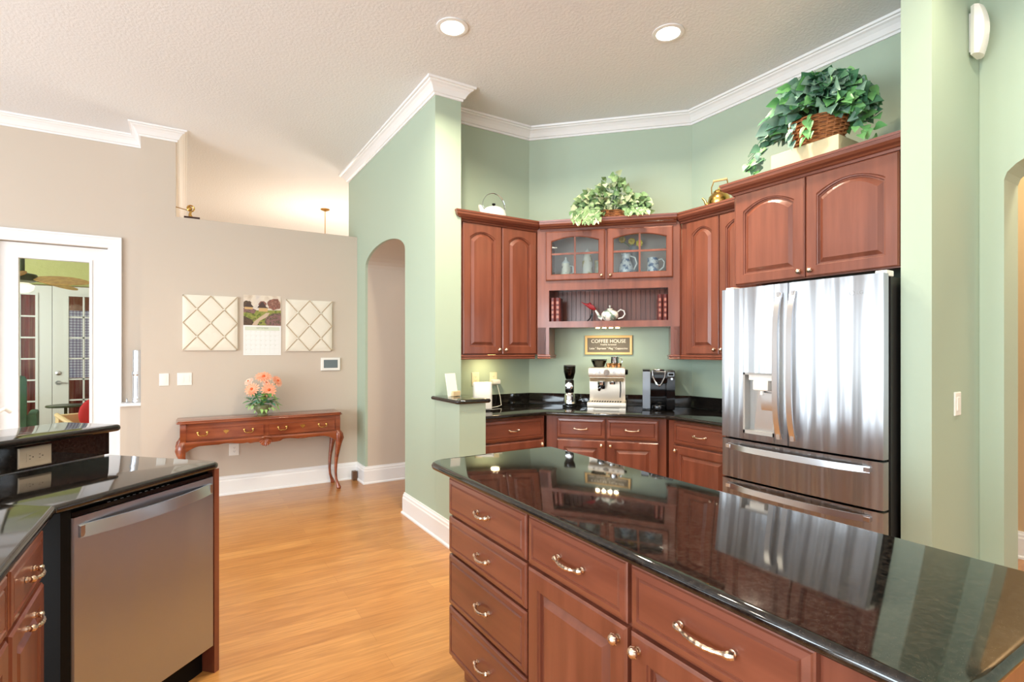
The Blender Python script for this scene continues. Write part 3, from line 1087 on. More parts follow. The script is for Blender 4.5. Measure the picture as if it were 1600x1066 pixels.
# foyer chandelier: canopy and rod show above the ledge
r = thing('chandelier', 'foyer chandelier, only its round canopy and thin rod showing above the half wall', 'chandelier', (1.717, 7.847, 0))
B().lathe([(0.001, ZC - 0.001), (0.065, ZC - 0.001), (0.062, ZC - 0.012), (0.02, ZC - 0.03), (0.001, ZC - 0.03)], (0, 0), 20).obj('canopy', M_BRASS, r, True)
B().tube([(0, 0, ZC - 0.03), (0, 0, 2.45)], 0.006, 8).obj('rod', M_BRASS, r)
b = B()
b.lathe([(0.001, 2.30), (0.05, 2.32), (0.06, 2.38), (0.03, 2.45), (0.001, 2.46)], (0, 0), 16)
M_SHADE = mat('lit_shade', (255, 240, 215), 0.5, emit=4, emit_color=(255, 226, 180))
b.obj('body', M_BRASS, r, True)
for k in range(5):
    a = 2 * PI * k / 5
    b = B()
    b.tube([(0.05 * math.cos(a), 0.05 * math.sin(a), 2.36), (0.15 * math.cos(a), 0.15 * math.sin(a), 2.28), (0.26 * math.cos(a), 0.26 * math.sin(a), 2.30), (0.28 * math.cos(a), 0.28 * math.sin(a), 2.36)], 0.007, 6)
    am = b.obj('arm', M_BRASS, r, True)
    B().lathe([(0.02, 2.36), (0.035, 2.40), (0.05, 2.46)], (0.28 * math.cos(a), 0.28 * math.sin(a)), 12).obj('lamp_shade', M_SHADE, am, True)

# ------------------------------------------------------------ things on the beige wall (Y = 5.8)
WY = 5.799
M_LINEN = mat('ivory_linen', (233, 227, 212), 0.9, scale=(1, 1, 1), nscale=220, detail=2, bump=0.25)
M_RIBBON = mat('tan_ribbon', (188, 166, 134), 0.7)
def memo_board(x0, x1, z0, z1, label):
    cx, cz = (x0 + x1) / 2, (z0 + z1) / 2
    r = thing('memo_board', label, 'memo board', (cx, WY, cz), 0)
    w, h = (x1 - x0) / 2, (z1 - z0) / 2
    N = 28
    b = B()
    # padded front: quilted pillows between ribbons
    grid = []
    for j in range(N + 1):
        row = []
        for i in range(N + 1):
            u, v_ = -1 + 2 * i / N, -1 + 2 * j / N
            du = abs(((u + v_) * 1.0 + 8) % 1.0 - 0.5) * 2
            dv = abs(((u - v_) * 1.0 + 8) % 1.0 - 0.5) * 2
            q = (1 - du ** 14) * (1 - dv ** 14) * 0.6
            e = (1 - abs(u) ** 12) * (1 - abs(v_) ** 12)
            row.append(b.v((u * w, -0.022 - 0.012 * q * e - 0.004 * e, v_ * h)))
        grid.append(row)
    for j in range(N):
        for i in range(N):
            b.face([grid[j][i], grid[j][i + 1], grid[j + 1][i + 1], grid[j + 1][i]])
    b.box(-w, w, -0.022, 0, -h, h)
    b.obj('padded_panel', M_LINEN, r, True)
    b = B()
    def rib(p, q):
        P, Q = Vector(p), Vector(q)
        d = (Q - P).normalized() * 0.0032
        n = Vector((-d.y, d.x))
        b.tube([(P.x, -0.0335, P.y), (Q.x, -0.0335, Q.y)], 0.0034, 8)
    for a, c in (((-1, -1), (1, 1)), ((-1, 1), (1, -1)), ((-1, 0), (0, 1)), ((0, 1), (1, 0)), ((1, 0), (0, -1)), ((0, -1), (-1, 0))):
        rib((a[0] * w * 0.985, a[1] * h * 0.985), (c[0] * w * 0.985, c[1] * h * 0.985))
    b.obj('ribbons', M_RIBBON, r)
    for px, pz in ((0, 0), (-0.5, 0.5), (0.5, 0.5), (-0.5, -0.5), (0.5, -0.5)):
        B().ball((px * w, -0.036, pz * h), 0.009, 10, sy=0.5).obj('button', M_LINEN, r, True)
    return r
memo_board(-0.017, 0.440, 1.402, 1.924, 'square ivory quilted memo board left of the calendar')
memo_board(0.877, 1.335, 1.395, 1.924, 'square ivory quilted memo board right of the calendar')

# calendar: painted country garden above, ruled page below
r = thing('wall_calendar', 'wall calendar with a cottage garden picture over a white month page', 'calendar', (0.663, WY, 0), 0)
def noise_pic(name, cols, sc):
    m = mat(name, cols[0], 0.45)
    nt = m.node_tree
    tc = nt.nodes.new('ShaderNodeTexCoord')
    nz = nt.nodes.new('ShaderNodeTexNoise')
    nz.inputs['Scale'].default_value = sc
    nz.inputs['Detail'].default_value = 6
    cr = nt.nodes.new('ShaderNodeValToRGB')
    els = cr.color_ramp.elements
    while len(els) < len(cols): els.new(0.5)
    for k, c in enumerate(cols):
        els[k].position = 0.3 + 0.4 * k / (len(cols) - 1)
        els[k].color = lin(c)
    nt.links.new(tc.outputs['Object'], nz.inputs['Vector'])
    nt.links.new(nz.outputs['Fac'], cr.inputs[0])
    nt.links.new(cr.outputs[0], nt.nodes['Principled BSDF'].inputs['Base Color'])
    return m
PM = [noise_pic('picture_sky', [(198, 180, 160), (226, 214, 196), (206, 196, 190)], 12),
      noise_pic('picture_garden', [(70, 76, 36), (118, 132, 50), (150, 150, 74), (60, 66, 34)], 30),
      noise_pic('picture_flowers', [(92, 74, 78), (146, 104, 100), (74, 74, 54), (164, 118, 98)], 55),
      noise_pic('picture_tree', [(158, 104, 88), (120, 78, 66), (180, 134, 116)], 40),
      mat('picture_roof', (74, 56, 50), 0.5), mat('picture_wall', (206, 170, 116), 0.5), mat('picture_path', (200, 176, 150), 0.5),
      noise_pic('picture_dark', [(60, 44, 36), (92, 70, 50), (48, 44, 30)], 40)]
b = B()
X0, X1, Z0, Z1 = -0.170, 0.170, 1.654, 1.952
def pic(mi, pts, y):
    b.mi = mi
    b.face([b.v((X0 + (X1 - X0) * u, y, Z0 + (Z1 - Z0) * v_)) for u, v_ in pts])
b.mi = 0
b.box(X0, X1, -0.004, 0, Z0, Z1)
pic(1, [(0, 0), (1, 0), (1, .52), (0, .48)], -0.0046)
pic(7, [(0, 0), (.30, 0), (.22, .18), (0, .3)], -0.0047)
pic(2, [(.62, 0), (1, 0), (1, .42), (.85, .46), (.6, .28), (.55, .1)], -0.0047)
pic(2, [(0, .42), (.28, .38), (.34, .5), (.15, .6), (0, .56)], -0.0048)
pic(6, [(.22, 0), (.36, 0), (.42, .14), (.62, .28), (.70, .42), (.60, .42), (.42, .26), (.28, .12)], -0.0049)
random.seed(4)
def blob(mi, cu, cv, ru, rv, y, n=18):
    pic(mi, [(min(1, max(0, cu + ru * (0.85 + 0.3 * random.random()) * math.cos(2 * PI * k / n))), min(1, max(0, cv + rv * (0.85 + 0.3 * random.random()) * math.sin(2 * PI * k / n)))) for k in range(n)], y)
blob(3, .82, .72, .18, .2, -0.0048)
blob(3, .50, .70, .10, .12, -0.0047)
blob(7, .10, .66, .12, .14, -0.0047)
pic(5, [(.40, .46), (.64, .46), (.64, .60), (.40, .60)], -0.0050)
pic(4, [(.36, .58), (.47, .78), (.52, .78), (.60, .62), (.68, .58)], -0.0051)
pic(5, [(.03, .52), (.24, .52), (.24, .60), (.03, .60)], -0.0050)
pic(4, [(.0, .60), (.10, .72), (.18, .72), (.27, .59)], -0.0051)
blob(1, .8, .46, .16, .05, -0.0052)
b.obj('picture', PM, r)
M_PAPER = mat('calendar_paper', (238, 238, 236), 0.6)
b = B()
b.box(-0.172, 0.172, -0.005, 0, 1.354, 1.650)
pg = b.obj('month_page', M_PAPER, r)
M_INK = mat('pale_print', (196, 202, 190), 0.6)
b = B()
for k in range(8):
    x = -0.154 + 0.308 * k / 7
    b.box(x - 0.0004, x + 0.0004, -0.0056, -0.0049, 1.372, 1.600)
for k in range(6):
    z = 1.372 + 0.228 * k / 5
    b.box(-0.154, 0.154, -0.0056, -0.0049, z - 0.0004, z + 0.0004)
b.obj('ruled_grid', M_INK, pg)
b = B(); b.box(-0.158, 0.158, -0.0054, -0.0049, 1.602, 1.638)
b.obj('month_band', mat('month_band_green', (214, 220, 200), 0.6), pg)
text_mesh('month_name', 'SEPTEMBER', 0.022, mat('grey_print', (150, 154, 142), 0.6), pg, (0, -0.0056, 1.624), extrude=0.0002)
dn = 0
b = None
for rw in range(5):
    for cl_ in range(7):
        dn += 1
        if dn > 30: break
        text_mesh('date_number', str(dn), 0.013, M_INK, pg, (-0.154 + 0.044 * cl_ + 0.008, -0.0056, 1.590 - 0.0456 * rw), extrude=0.0002)

# thermostat, switches, outlet on the beige wall
r = thing('thermostat', 'white wall thermostat with grey screen right of the memo boards', 'thermostat', (1.322, WY, 1.256), 0)
b = B(); b.rings([top_ring(-.10, .10, -.069, .069, 0, 0.004, 0, 2), top_ring(-.10, .10, -.069, .069, -.016, 0, 0, 2), top_ring(-.10, .10, -.069, .069, -.022, 0.005, 0, 2)])
b.obj('housing', M_WHITEP, r)
B().box(-.072, .072, -.0235, -.022, -.040, .046).obj('screen', mat('grey_screen', (112, 124, 128), 0.15), r)
outlet('single white rocker switch left of the double switch on the beige wall', (-0.159, WY, 1.132), 0, 0.075, 0.114, False, M_WHITEP, 'single')
outlet('double white rocker switch on the beige wall below a memo board', (0.0015, WY, 1.133), 0, 0.118, 0.118, False, M_WHITEP, 'double')
outlet('white outlet plate on the beige wall beneath the console table', (0.412, WY, 0.433), 0, 0.088, 0.114, False, M_WHITEP)
outlet('almond outlet plate on the green wall behind the white speaker', (2.139, 4.039, 1.153), 0, 0.072, 0.116, False, M_CREAMP)
o = outlet('almond outlet plate with a white plug-in, right of the speaker', (2.318, 4.039, 1.150), 0, 0.072, 0.116, False, M_CREAMP)
B().box(-0.03, 0.045, -0.05, -0.0085, -0.045, -0.005, bev=0.008).obj('plug', M_WHITEP, o, True)
outlet('white rocker switch on the green wall right of the refrigerator', (3.294, 1.0625, 1.133), 0, 0.075, 0.118, False, M_WHITEP, 'single')
r = thing('door_stop_block', 'small brown block on the floor at the baseboard corner by the arch', 'block', (1.56, 5.735, 0), 0)
B().box(-0.022, 0.022, -0.03, 0.03, 0, 0.098, bev=0.003).obj('block', mat('brown_metal', (96, 66, 44), 0.4), r)

# console table
TB = thing('console_table', 'long mahogany console table with two drawers and cabriole legs against beige wall', 'table', (0, 0, 0), 0)
b = B()
tx0, tx1, ty0, ty1 = -0.065, 1.365, 5.43, 5.78
b.slab(roundc([(tx0, ty0), (tx1, ty0), (tx1, ty1), (tx0, ty1)], {0: 0.05, 1: 0.05}), 0.751, 0.765, 0.006, 3)
b.slab(roundc([(tx0 + .008, ty0 + .008), (tx1 - .008, ty0 + .008), (tx1 - .008, ty1), (tx0 + .008, ty1)], {0: 0.045, 1: 0.045}), 0.7652, 0.776, 0.005, 3)
b.obj('tabletop', M_MAHOG, TB, True)
b = B()
b.box(-0.035, 1.335, 5.462, 5.765, 0.585, 0.750)
b.obj('case', M_MAHOG, TB)
b = B()                                         # shaped, rounded lower apron with shell
N = 60
xs = [0.0 + 1.30 * k / N for k in range(N + 1)]
def low(x):
    t = x / 1.30
    z = 0.545
    z += 0.006 * math.sin(t * PI * 10) * (0.2 < t < 0.8)
    e = min(t, 1 - t)
    if e < 0.09: z -= 0.055 * (1 - e / 0.09) ** 1.6
    if abs(t - 0.5) < 0.10: z -= 0.012
    return z
rs = []
for x in xs:
    zl = low(x)
    prof = [(5.475, 0.592), (5.462, 0.592), (5.445, 0.588), (5.438, 0.578), (5.440, (zl + 0.58) / 2), (5.450, zl + 0.004), (5.462, zl), (5.475, zl)]
    rs.append([(x, y, z) for y, z in prof])
b.rings(rs)
b.obj('apron', M_MAHOG, TB, True)
b = B()                                         # carved shell
for k in range(7):
    a = math.radians(-66 + 22 * k)
    b.tube([(0.648 + 0.012 * math.sin(a), 5.445, 0.575 - 0.01 * math.cos(a)), (0.648 + 0.03 * math.sin(a), 5.430, 0.572 - 0.035 * math.cos(a)), (0.648 + 0.052 * math.sin(a), 5.432, 0.570 - 0.062 * math.cos(a)), (0.648 + 0.058 * math.sin(a), 5.440, 0.570 - 0.068 * math.cos(a))],
           [0.005, 0.010, 0.012, 0.006], 8)
b.tube([(0.60, 5.440, 0.578), (0.648, 5.432, 0.590), (0.70, 5.440, 0.578)], 0.010, 8)
b.obj('carved_shell', M_MAHOG, TB, True)
def tdrawer(x0, x1):
    b = B()
    z0, z1 = 0.602, 0.705
    R = lambda y, i: [(x, y, z) for x, y_, z in top_ring(x0, x1, z0, z1, 0, i, 0, 2)]
    b.rings([R(5.470, 0), R(5.452, 0), R(5.449, 0.002), R(5.449, 0.005), R(5.453, 0.006)])
    d = b.obj('drawer', M_MAHOG, TB)
    c = (x0 + x1) / 2
    for s in (-1, 1):
        hx = c + s * 0.185
        b = B()
        for q in (-1, 1):
            b.ball((hx + q * 0.036, 5.444, 0.668), 0.0115, 10, sy=0.7)
        b.tube([(hx - 0.036, 5.438, 0.668), (hx - 0.037, 5.434, 0.655), (hx - 0.028, 5.430, 0.644), (hx - 0.014, 5.428, 0.640), (hx, 5.428, 0.643), (hx + 0.014, 5.428, 0.640), (hx + 0.028, 5.430, 0.644), (hx + 0.037, 5.434, 0.655), (hx + 0.036, 5.438, 0.668)],
               [0.004, 0.004, 0.0045, 0.004, 0.0055, 0.004, 0.0045, 0.004, 0.004], 8)
        b.obj('bail_pull', M_BRASS, d, True, label='brass bail pull')
    b = B()
    pts = [(-.026, .016), (-.016, .010), (-.010, .020), (0, .014), (.010, .020), (.016, .010), (.026, .016), (.018, -.004), (.008, -.010), (0, -.022), (-.008, -.010), (-.018, -.004)]
    b.prism([(c + u, 0.662 + v_) for u, v_ in pts], 5.4495, 5.453, 'y')
    b.obj('escutcheon', M_BRASS, d, label='brass keyhole plate')
tdrawer(0.010, 0.634)
tdrawer(0.676, 1.290)
def cabriole(px, py, dx, dy):
    b = B()
    zs = [(0.600, -0.012, 0.030), (0.575, 0.002, 0.036), (0.545, 0.014, 0.040), (0.51, 0.020, 0.037), (0.46, 0.016, 0.031), (0.40, 0.006, 0.025), (0.32, -0.008, 0.0195), (0.24, -0.016, 0.016), (0.16, -0.018, 0.0135), (0.10, -0.012, 0.0125), (0.06, 0.000, 0.014), (0.03, 0.012, 0.020), (0.012, 0.018, 0.024), (0.0, 0.018, 0.018)]
    L_ = math.hypot(dx, dy)
    b.tube([(px + dx / L_ * o, py + dy / L_ * o, z) for z, o, _ in zs], [r_ for _, _, r_ in zs], 14)
    lg = b.obj('leg', M_MAHOG, TB, True)
    k = B()
    for s in (-1, 0, 1):
        ax, ay = dx / L_ * 0.03 + s * -dy / L_ * 0.018, dy / L_ * 0.03 + s * dx / L_ * 0.018
        k.tube([(px + ax * 0.6, py + ay * 0.6, 0.590), (px + ax * 1.25, py + ay * 1.25, 0.555), (px + ax * 1.5, py + ay * 1.5, 0.515), (px + ax * 1.1, py + ay * 1.1, 0.45)], [0.009, 0.013, 0.012, 0.004], 8)
    k.obj('knee_carving', M_MAHOG, lg, True)
cabriole(-0.010, 5.480, -1, -1)
cabriole(1.318, 5.480, 1, -1)
cabriole(-0.010, 5.740, -1, 0.3)
cabriole(1.318, 5.740, 1, 0.3)
for x in (-0.035, 1.295):
    b = B(); b.box(x, x + 0.045, 5.450, 5.50, 0.580, 0.751, bev=0.006)
    b.obj('corner_post', M_MAHOG, TB, True)

# ------------------------------------------------------------ leaves
def leaf(b, p, d, up, s, w=0.8, fold=0.18, curl=0.25):
    d = Vector(d).normalized()
    up = Vector(up)
    side = d.cross(up)
    if side.length < 1e-3: side = d.cross(Vector((1, 0, 0)))
    side.normalize()
    n = side.cross(d).normalized()
    P = Vector(p)
    prof = [(0.0, 0.02), (-0.02, 0.30), (0.16, 0.50), (0.42, 0.44), (0.72, 0.22), (1.0, 0.0)]
    mid = []
    L_, R_ = [], []
    for k, (t, ww) in enumerate(prof):
        tm = max(t, 0.0)
        c = P + d * s * tm - n * s * curl * tm * tm
        mid.append(b.v(c))
        e = P + d * s * t - n * s * curl * tm * tm
        L_.append(b.v(e + side * ww * s * w + n * fold * ww * s))
        R_.append(b.v(e - side * ww * s * w + n * fold * ww * s))
    for k in range(len(prof) - 1):
        b.face([mid[k], L_[k], L_[k + 1], mid[k + 1]])
        b.face([mid[k + 1], R_[k + 1], R_[k], mid[k]])

def rnd(a, c): return a + (c - a) * random.random()

def leafmat(name, c1, c2, rough=0.45):
    return mat(name, c1, rough, color2=c2, nscale=14, p0=0.35, p1=0.65, sub=0.0)
LM = [leafmat('leaf_deep_green', (52, 104, 74), (92, 142, 104)), leafmat('leaf_blue_green', (92, 130, 112), (134, 168, 150)), leafmat('leaf_fresh_green', (84, 152, 84), (128, 188, 116))]
LV = [leafmat('variegated_leaf_green', (80, 112, 70), (142, 170, 118)), leafmat('variegated_leaf_cream', (166, 184, 138), (206, 216, 178)), leafmat('leaf_mid_green', (92, 130, 84), (136, 166, 116))]

# flower arrangement on the console
FA = thing('flower_arrangement', 'small vase of coral gerbera daisies and green leaves on the console table', 'flowers', (0.640, 5.60, 0.7765), 0)
B().lathe([(0.001, 0), (0.048, 0), (0.050, 0.006), (0.038, 0.014), (0.052, 0.035), (0.066, 0.060), (0.068, 0.085), (0.058, 0.10), (0.001, 0.098)], (0, 0), 24).obj(
    'vase', mat('olive_vase', (118, 124, 88), 0.25, coat=0.5), FA, True)
random.seed(11)
b = B()
for k in range(95):
    a = rnd(0, 2 * PI)
    b.mi = random.choice([0, 1, 2, 2, 1])
    el = rnd(-0.5, 0.9)
    rr = rnd(0.03, 0.12)
    z = rnd(0.09, 0.21) + 0.05 * (0.12 - rr) / 0.12
    leaf(b, (rr * math.cos(a), rr * math.sin(a), z), (math.cos(a), math.sin(a), el), (0, 0, 1), rnd(0.045, 0.075), 0.8)
for k in range(26):                       # drooping sprigs at the rim and fine sprigs above
    a = rnd(0, 2 * PI)
    b.mi = 2
    leaf(b, (rnd(.10, .16) * math.cos(a), rnd(.10, .16) * math.sin(a), rnd(0.05, 0.12)), (math.cos(a), math.sin(a), -0.8), (0, 0, 1), rnd(0.03, 0.05), 0.6)
FM = [mat('foliage_green', (70, 140, 74), 0.5, color2=(110, 176, 96), nscale=14), mat('foliage_teal', (78, 148, 118), 0.5, color2=(130, 190, 160), nscale=14), mat('foliage_light', (128, 178, 88), 0.5, color2=(170, 206, 130), nscale=14)]
b.obj('foliage', FM, FA, True)
M_PET = mat('coral_petal', (246, 160, 122), 0.55, color2=(255, 192, 160), nscale=20)
M_PETP = mat('pale_peach_petal', (248, 204, 180), 0.55, color2=(255, 224, 204), nscale=20)
M_HEART = mat('flower_heart', (226, 96, 40), 0.7)
def gerbera(c, d, R, mp, stem=True):
    d = Vector(d).normalized()
    u = d.cross(Vector((0, 0, 1))).normalized()
    v_ = u.cross(d).normalized()
    C = Vector(c)
    b = B()
    for lay in range(3):
        n = 15
        for k in range(n):
            a = 2 * PI * (k + lay * 0.37) / n
            ax = u * math.cos(a) + v_ * math.sin(a)
            tn = d.cross(ax)
            r1 = R * (1 - 0.2 * lay) * rnd(0.92, 1.05)
            pts = [(0.12, 0.02, 0), (0.5, 0.10, 0.10), (0.85, 0.10, 0.10), (1.0, 0.0, 0.02)]
            h = 0.006 * lay
            vs = [C + ax * r1 * t + d * (h + r1 * q) + tn * r1 * w_ for t, w_, q in pts] + [C + ax * r1 * t + d * (h + r1 * q) - tn * r1 * w_ for t, w_, q in pts[-2::-1]]
            b.face([b.v(q) for q in vs])
    f = b.obj('flower_head', mp, FA)
    hb = B()
    hb.ball(tuple(C + d * 0.012), R * 0.19, 10)
    hb.obj('flower_heart', M_HEART, f, True)
    s = B()
    s.tube([tuple(C - d * 0.004), tuple(C * 0.5 + Vector((0, 0, 0.03))), (0, 0, 0.09)], 0.003, 6)
    s.obj('stem', FM[0], f)
for c, d, R, m_ in (((0.045, -0.085, 0.245), (0.05, -1, 0.25), 0.078, M_PET), ((-0.095, -0.06, 0.255), (-0.5, -0.8, 0.4), 0.074, M_PET), ((0.010, -0.01, 0.365), (-0.1, -0.7, 0.9), 0.082, M_PET),
                    ((0.125, -0.03, 0.325), (0.6, -0.7, 0.5), 0.066, M_PET), ((-0.115, 0.02, 0.325), (-0.6, -0.5, 0.7), 0.05, M_PETP), ((0.03, -0.04, 0.31), (0.1, -0.9, 0.5), 0.042, M_PETP)):
    gerbera(c, d, R, m_)

# ------------------------------------------------------------ half wall ledge, counter things
r = thing('photo_card', 'white card in a small beige stand on the half-wall ledge', 'card', (1.70, 3.56, 1.0605), math.radians(20))
b = B()
bm_pts = [(-0.052, 0), (0.052, 0), (0.050, 0.172), (-0.054, 0.172)]
b.prism(bm_pts, 0.0, 0.004, 'y')
c = b.obj('card', mat('card_white', (240, 240, 230), 0.6), r)
c.rotation_euler = (math.radians(-10), 0, 0)
B().box(-0.02, 0.055, -0.022, -0.003, 0, 0.038, bev=0.003).obj('stand', mat('beige_card_stand', (214, 190, 150), 0.6), r)

r = thing('smart_speaker', 'white rounded rectangular device standing on counter behind half wall', 'speaker', (2.035, 3.72, 0.9155), math.radians(-15))
b = B()
b.slab(roundc([(-0.078, -0.035), (0.078, -0.035), (0.078, 0.035), (-0.078, 0.035)], {0: 0.03, 1: 0.03, 2: 0.03, 3: 0.03}, 6), 0.008, 0.232, 0.014, 5)
b.obj('body', M_WHITEP, r, True)
B().slab(roundc([(-0.06, -0.025), (0.06, -0.025), (0.06, 0.025), (-0.06, 0.025)], {0: 0.02, 1: 0.02, 2: 0.02, 3: 0.02}), 0, 0.008, 0.001, 1).obj('foot', M_DGREY, r)
b = B()
b.tube([(2.04, 3.78, 0.9190), (2.16, 3.84, 0.9190), (2.28, 3.90, 0.9190), (2.36, 3.97, 0.922), (2.36, 3.99, 1.00), (2.335, 4.00, 1.10)], 0.003, 6)
b.obj('power_cord', M_WHITEP, None, True, label='thin white cord running from the speaker to the plug-in', category='cord')

# coffee grinder
AP = math.radians(-45)
r = thing('coffee_grinder', 'slim chrome and black coffee grinder with glass bean hopper, left on counter', 'coffee grinder', (2.815, 3.584, 0.9155), AP)
M_SMOKE = glass_mat('smoky_glass', (150, 140, 132))
b = B()
b.lathe([(0.001, 0), (0.060, 0), (0.062, 0.006), (0.058, 0.02), (0.001, 0.024)], (0, 0), 24)
b.obj('base', M_BLACKG, r, True)
b = B()
b.lathe([(0.040, 0.024), (0.055, 0.03), (0.052, 0.06), (0.040, 0.115), (0.034, 0.125), (0.001, 0.125)], (0, 0), 24)
b.obj('grounds_bin', M_CHROME, r, True)
b = B()
b.lathe([(0.036, 0.125), (0.038, 0.135), (0.038, 0.225), (0.034, 0.235), (0.001, 0.236)], (0, 0), 24)
b.obj('motor_body', M_BLACKG, r, True)
b = B()
b.tube([(0, -0.034, 0.180), (0, -0.046, 0.180), (0, -0.050, 0.180)], [0.034, 0.034, 0.028], 20)
b.tube([(0, -0.050, 0.180), (0, -0.056, 0.180)], [0.018, 0.016], 16)
b.obj('dial', M_CHROME, r, True)
b = B()
b.lathe([(0.030, 0.238), (0.036, 0.245), (0.050, 0.30), (0.052, 0.345), (0.050, 0.347), (0.048, 0.30), (0.034, 0.248), (0.001, 0.243)], (0, 0), 24)
b.obj('hopper', M_SMOKE, r, True)
B().lathe([(0.001, 0.246), (0.033, 0.248), (0.045, 0.30), (0.001, 0.305)], (0, 0), 20).obj('coffee_beans', mat('coffee_beans', (66, 40, 26), 0.5, nscale=120, bump=1.0, dist=0.004, scale=(1, 1, 1)), r, True)
B().lathe([(0.001, 0.349), (0.053, 0.349), (0.050, 0.358), (0.001, 0.362)], (0, 0), 24).obj('lid', M_DGREY, r, True)

# espresso machine
M_ESS = mat('brushed_champagne_steel', (214, 204, 188), 0.36, 1.0)
r = thing('espresso_machine', 'silver espresso machine with portafilter and gauge in the middle of counter', 'espresso machine', (3.020, 3.335, 0.9155), AP)
W2 = 0.148
b = B()
b.box(-W2, W2, 0.02, 0.135, 0.02, 0.30, bev=0.006)
b.box(-W2, W2, -0.11, 0.135, 0.265, 0.345, bev=0.012)
b.obj('housing', M_ESS, r, True)
b = B()
b.prism([(-0.11, 0.262), (-0.075, 0.228), (0.02, 0.228), (0.02, 0.266), (-0.11, 0.266)], -W2 + 0.01, W2 - 0.01, 'x')
b.obj('group_cover', M_ESS, r)
b = B()
b.box(-W2 - 0.008, W2 + 0.008, -0.135, 0.13, 0.012, 0.062, bev=0.006)
b.box(-W2 + 0.01, W2 - 0.01, -0.12, 0.0, 0.0, 0.014)
for s in (-1, 1): b.box(s * (W2 - 0.045), s * (W2 + 0.006), -0.134, -0.10, 0.0, 0.02)
b.obj('drip_tray', M_ESS, r, True)
b = B()
for k in range(12): b.box(-0.125 + 0.021 * k, -0.113 + 0.021 * k, -0.12, -0.02, 0.062, 0.0635)
b.obj('tray_grille', M_BLACK, r)
b = B()
b.lathe([(0.001, 0.192), (0.030, 0.192), (0.034, 0.20), (0.034, 0.228), (0.001, 0.228)], (-0.045, -0.055), 20)
b.obj('group_head', M_CHROME, r, True)
b = B()
b.lathe([(0.001, 0.165), (0.027, 0.165), (0.031, 0.175), (0.031, 0.192), (0.001, 0.192)], (-0.045, -0.055), 20)
b.tube([(-0.045, -0.08, 0.180), (-0.05, -0.14, 0.174), (-0.055, -0.19, 0.168)], [0.010, 0.013, 0.012], 12)
b.obj('portafilter', M_BLACKG, r, True)
b = B()
b.lathe([(0.001, 0.205), (0.024, 0.205), (0.026, 0.215), (0.026, 0.228), (0.001, 0.228)], (0.045, -0.055), 20)
b.obj('hot_water_outlet', M_CHROME, r, True)
b = B()
b.tube([(0.108, -0.07, 0.235), (0.112, -0.085, 0.20), (0.112, -0.09, 0.15), (0.108, -0.10, 0.10)], [0.006, 0.006, 0.006, 0.005], 8)
b.obj('steam_wand', M_DGREY, r, True)
b = B()
b.tube([(0.0, -0.11, 0.305), (0.0, -0.116, 0.305)], [0.026, 0.024], 24)
for cx in (-0.10, -0.06, 0.06, 0.10): b.tube([(cx, -0.11, 0.305), (cx, -0.115, 0.305)], [0.011, 0.010], 14)
b.obj('gauge_and_buttons', M_CHROME, r, True)
b = B()
b.tube([(0.148, 0.0, 0.305), (0.165, 0.0, 0.305), (0.170, 0.0, 0.305)], [0.022, 0.022, 0.016], 16)
b.obj('steam_dial', M_BLACK, r, True)
b = B()
b.lathe([(0.001, 0.345), (0.042, 0.346), (0.046, 0.355), (0.064, 0.392), (0.066, 0.402), (0.001, 0.404)], (-0.070, 0.02), 24)
b.obj('bean_hopper', M_SMOKE, r, True)
b = B()
b.lathe([(0.001, 0.404), (0.068, 0.404), (0.066, 0.412), (0.001, 0.414)], (-0.070, 0.02), 24)
b.obj('hopper_lid', M_BLACKG, r, True)
def on_ap(cx, cy, px, py):
    return (cx + math.cos(AP) * px - math.sin(AP) * py, cy + math.sin(AP) * px + math.cos(AP) * py)
ex = lambda x, y: on_ap(3.020, 3.335, x, y)
x_, y_ = ex(0.062, 0.04)
r = thing('steel_pitcher', 'tall steel milk pitcher standing on top of the espresso machine', 'pitcher', (x_, y_, 1.2610), AP)
b = B()
b.lathe([(0.001, 0), (0.036, 0), (0.037, 0.01), (0.034, 0.075), (0.036, 0.085), (0.034, 0.085), (0.032, 0.075), (0.034, 0.010), (0.001, 0.008)], (0, 0), 24)
b.obj('body', M_CHROME, r, True)
b = B()
b.tube([(0.034, 0, 0.075), (0.058, 0, 0.070), (0.060, 0, 0.035), (0.036, 0, 0.018)], 0.004, 8)
b.obj('handle', M_CHROME, r, True)
M_CUP = mat('copper_cup', (214, 168, 120), 0.2, 1.0)
cups = [('small copper tamper cup at the left of the cups on the espresso machine', 0.012, -0.02), ('small copper cup in front of the pitcher on the espresso machine', 0.052, -0.045), ('small copper cup at the right edge of the espresso machine top', 0.100, -0.030)]
for i, (lab, dx, dy) in enumerate(cups):
    x_, y_ = ex(dx, dy)
    r = thing('small_cup', lab, 'cup', (x_, y_, 1.2610), 0, 'small cups on the espresso machine')
    B().lathe([(0.001, 0), (0.013, 0), (0.019, 0.012), (0.020, 0.034), (0.018, 0.034), (0.017, 0.012), (0.001, 0.004)], (0, 0), 16).obj('cup_bowl', M_CUP, r, True)

b = B()
b.tube([(2.885, 3.565, 0.9200), (2.90, 3.57, 0.9200), (2.905, 3.52, 0.920), (2.925, 3.49, 0.922), (2.93, 3.52, 0.95), (2.93, 3.56, 0.99), (2.945, 3.575, 1.0), (2.96, 3.56, 0.97), (2.98, 3.55, 0.92), (3.03, 3.58, 0.92)], 0.0035, 6)
b.obj('black_cord', M_BLACK, None, True, label='looped black power cord between the grinder and espresso machine', category='cord')

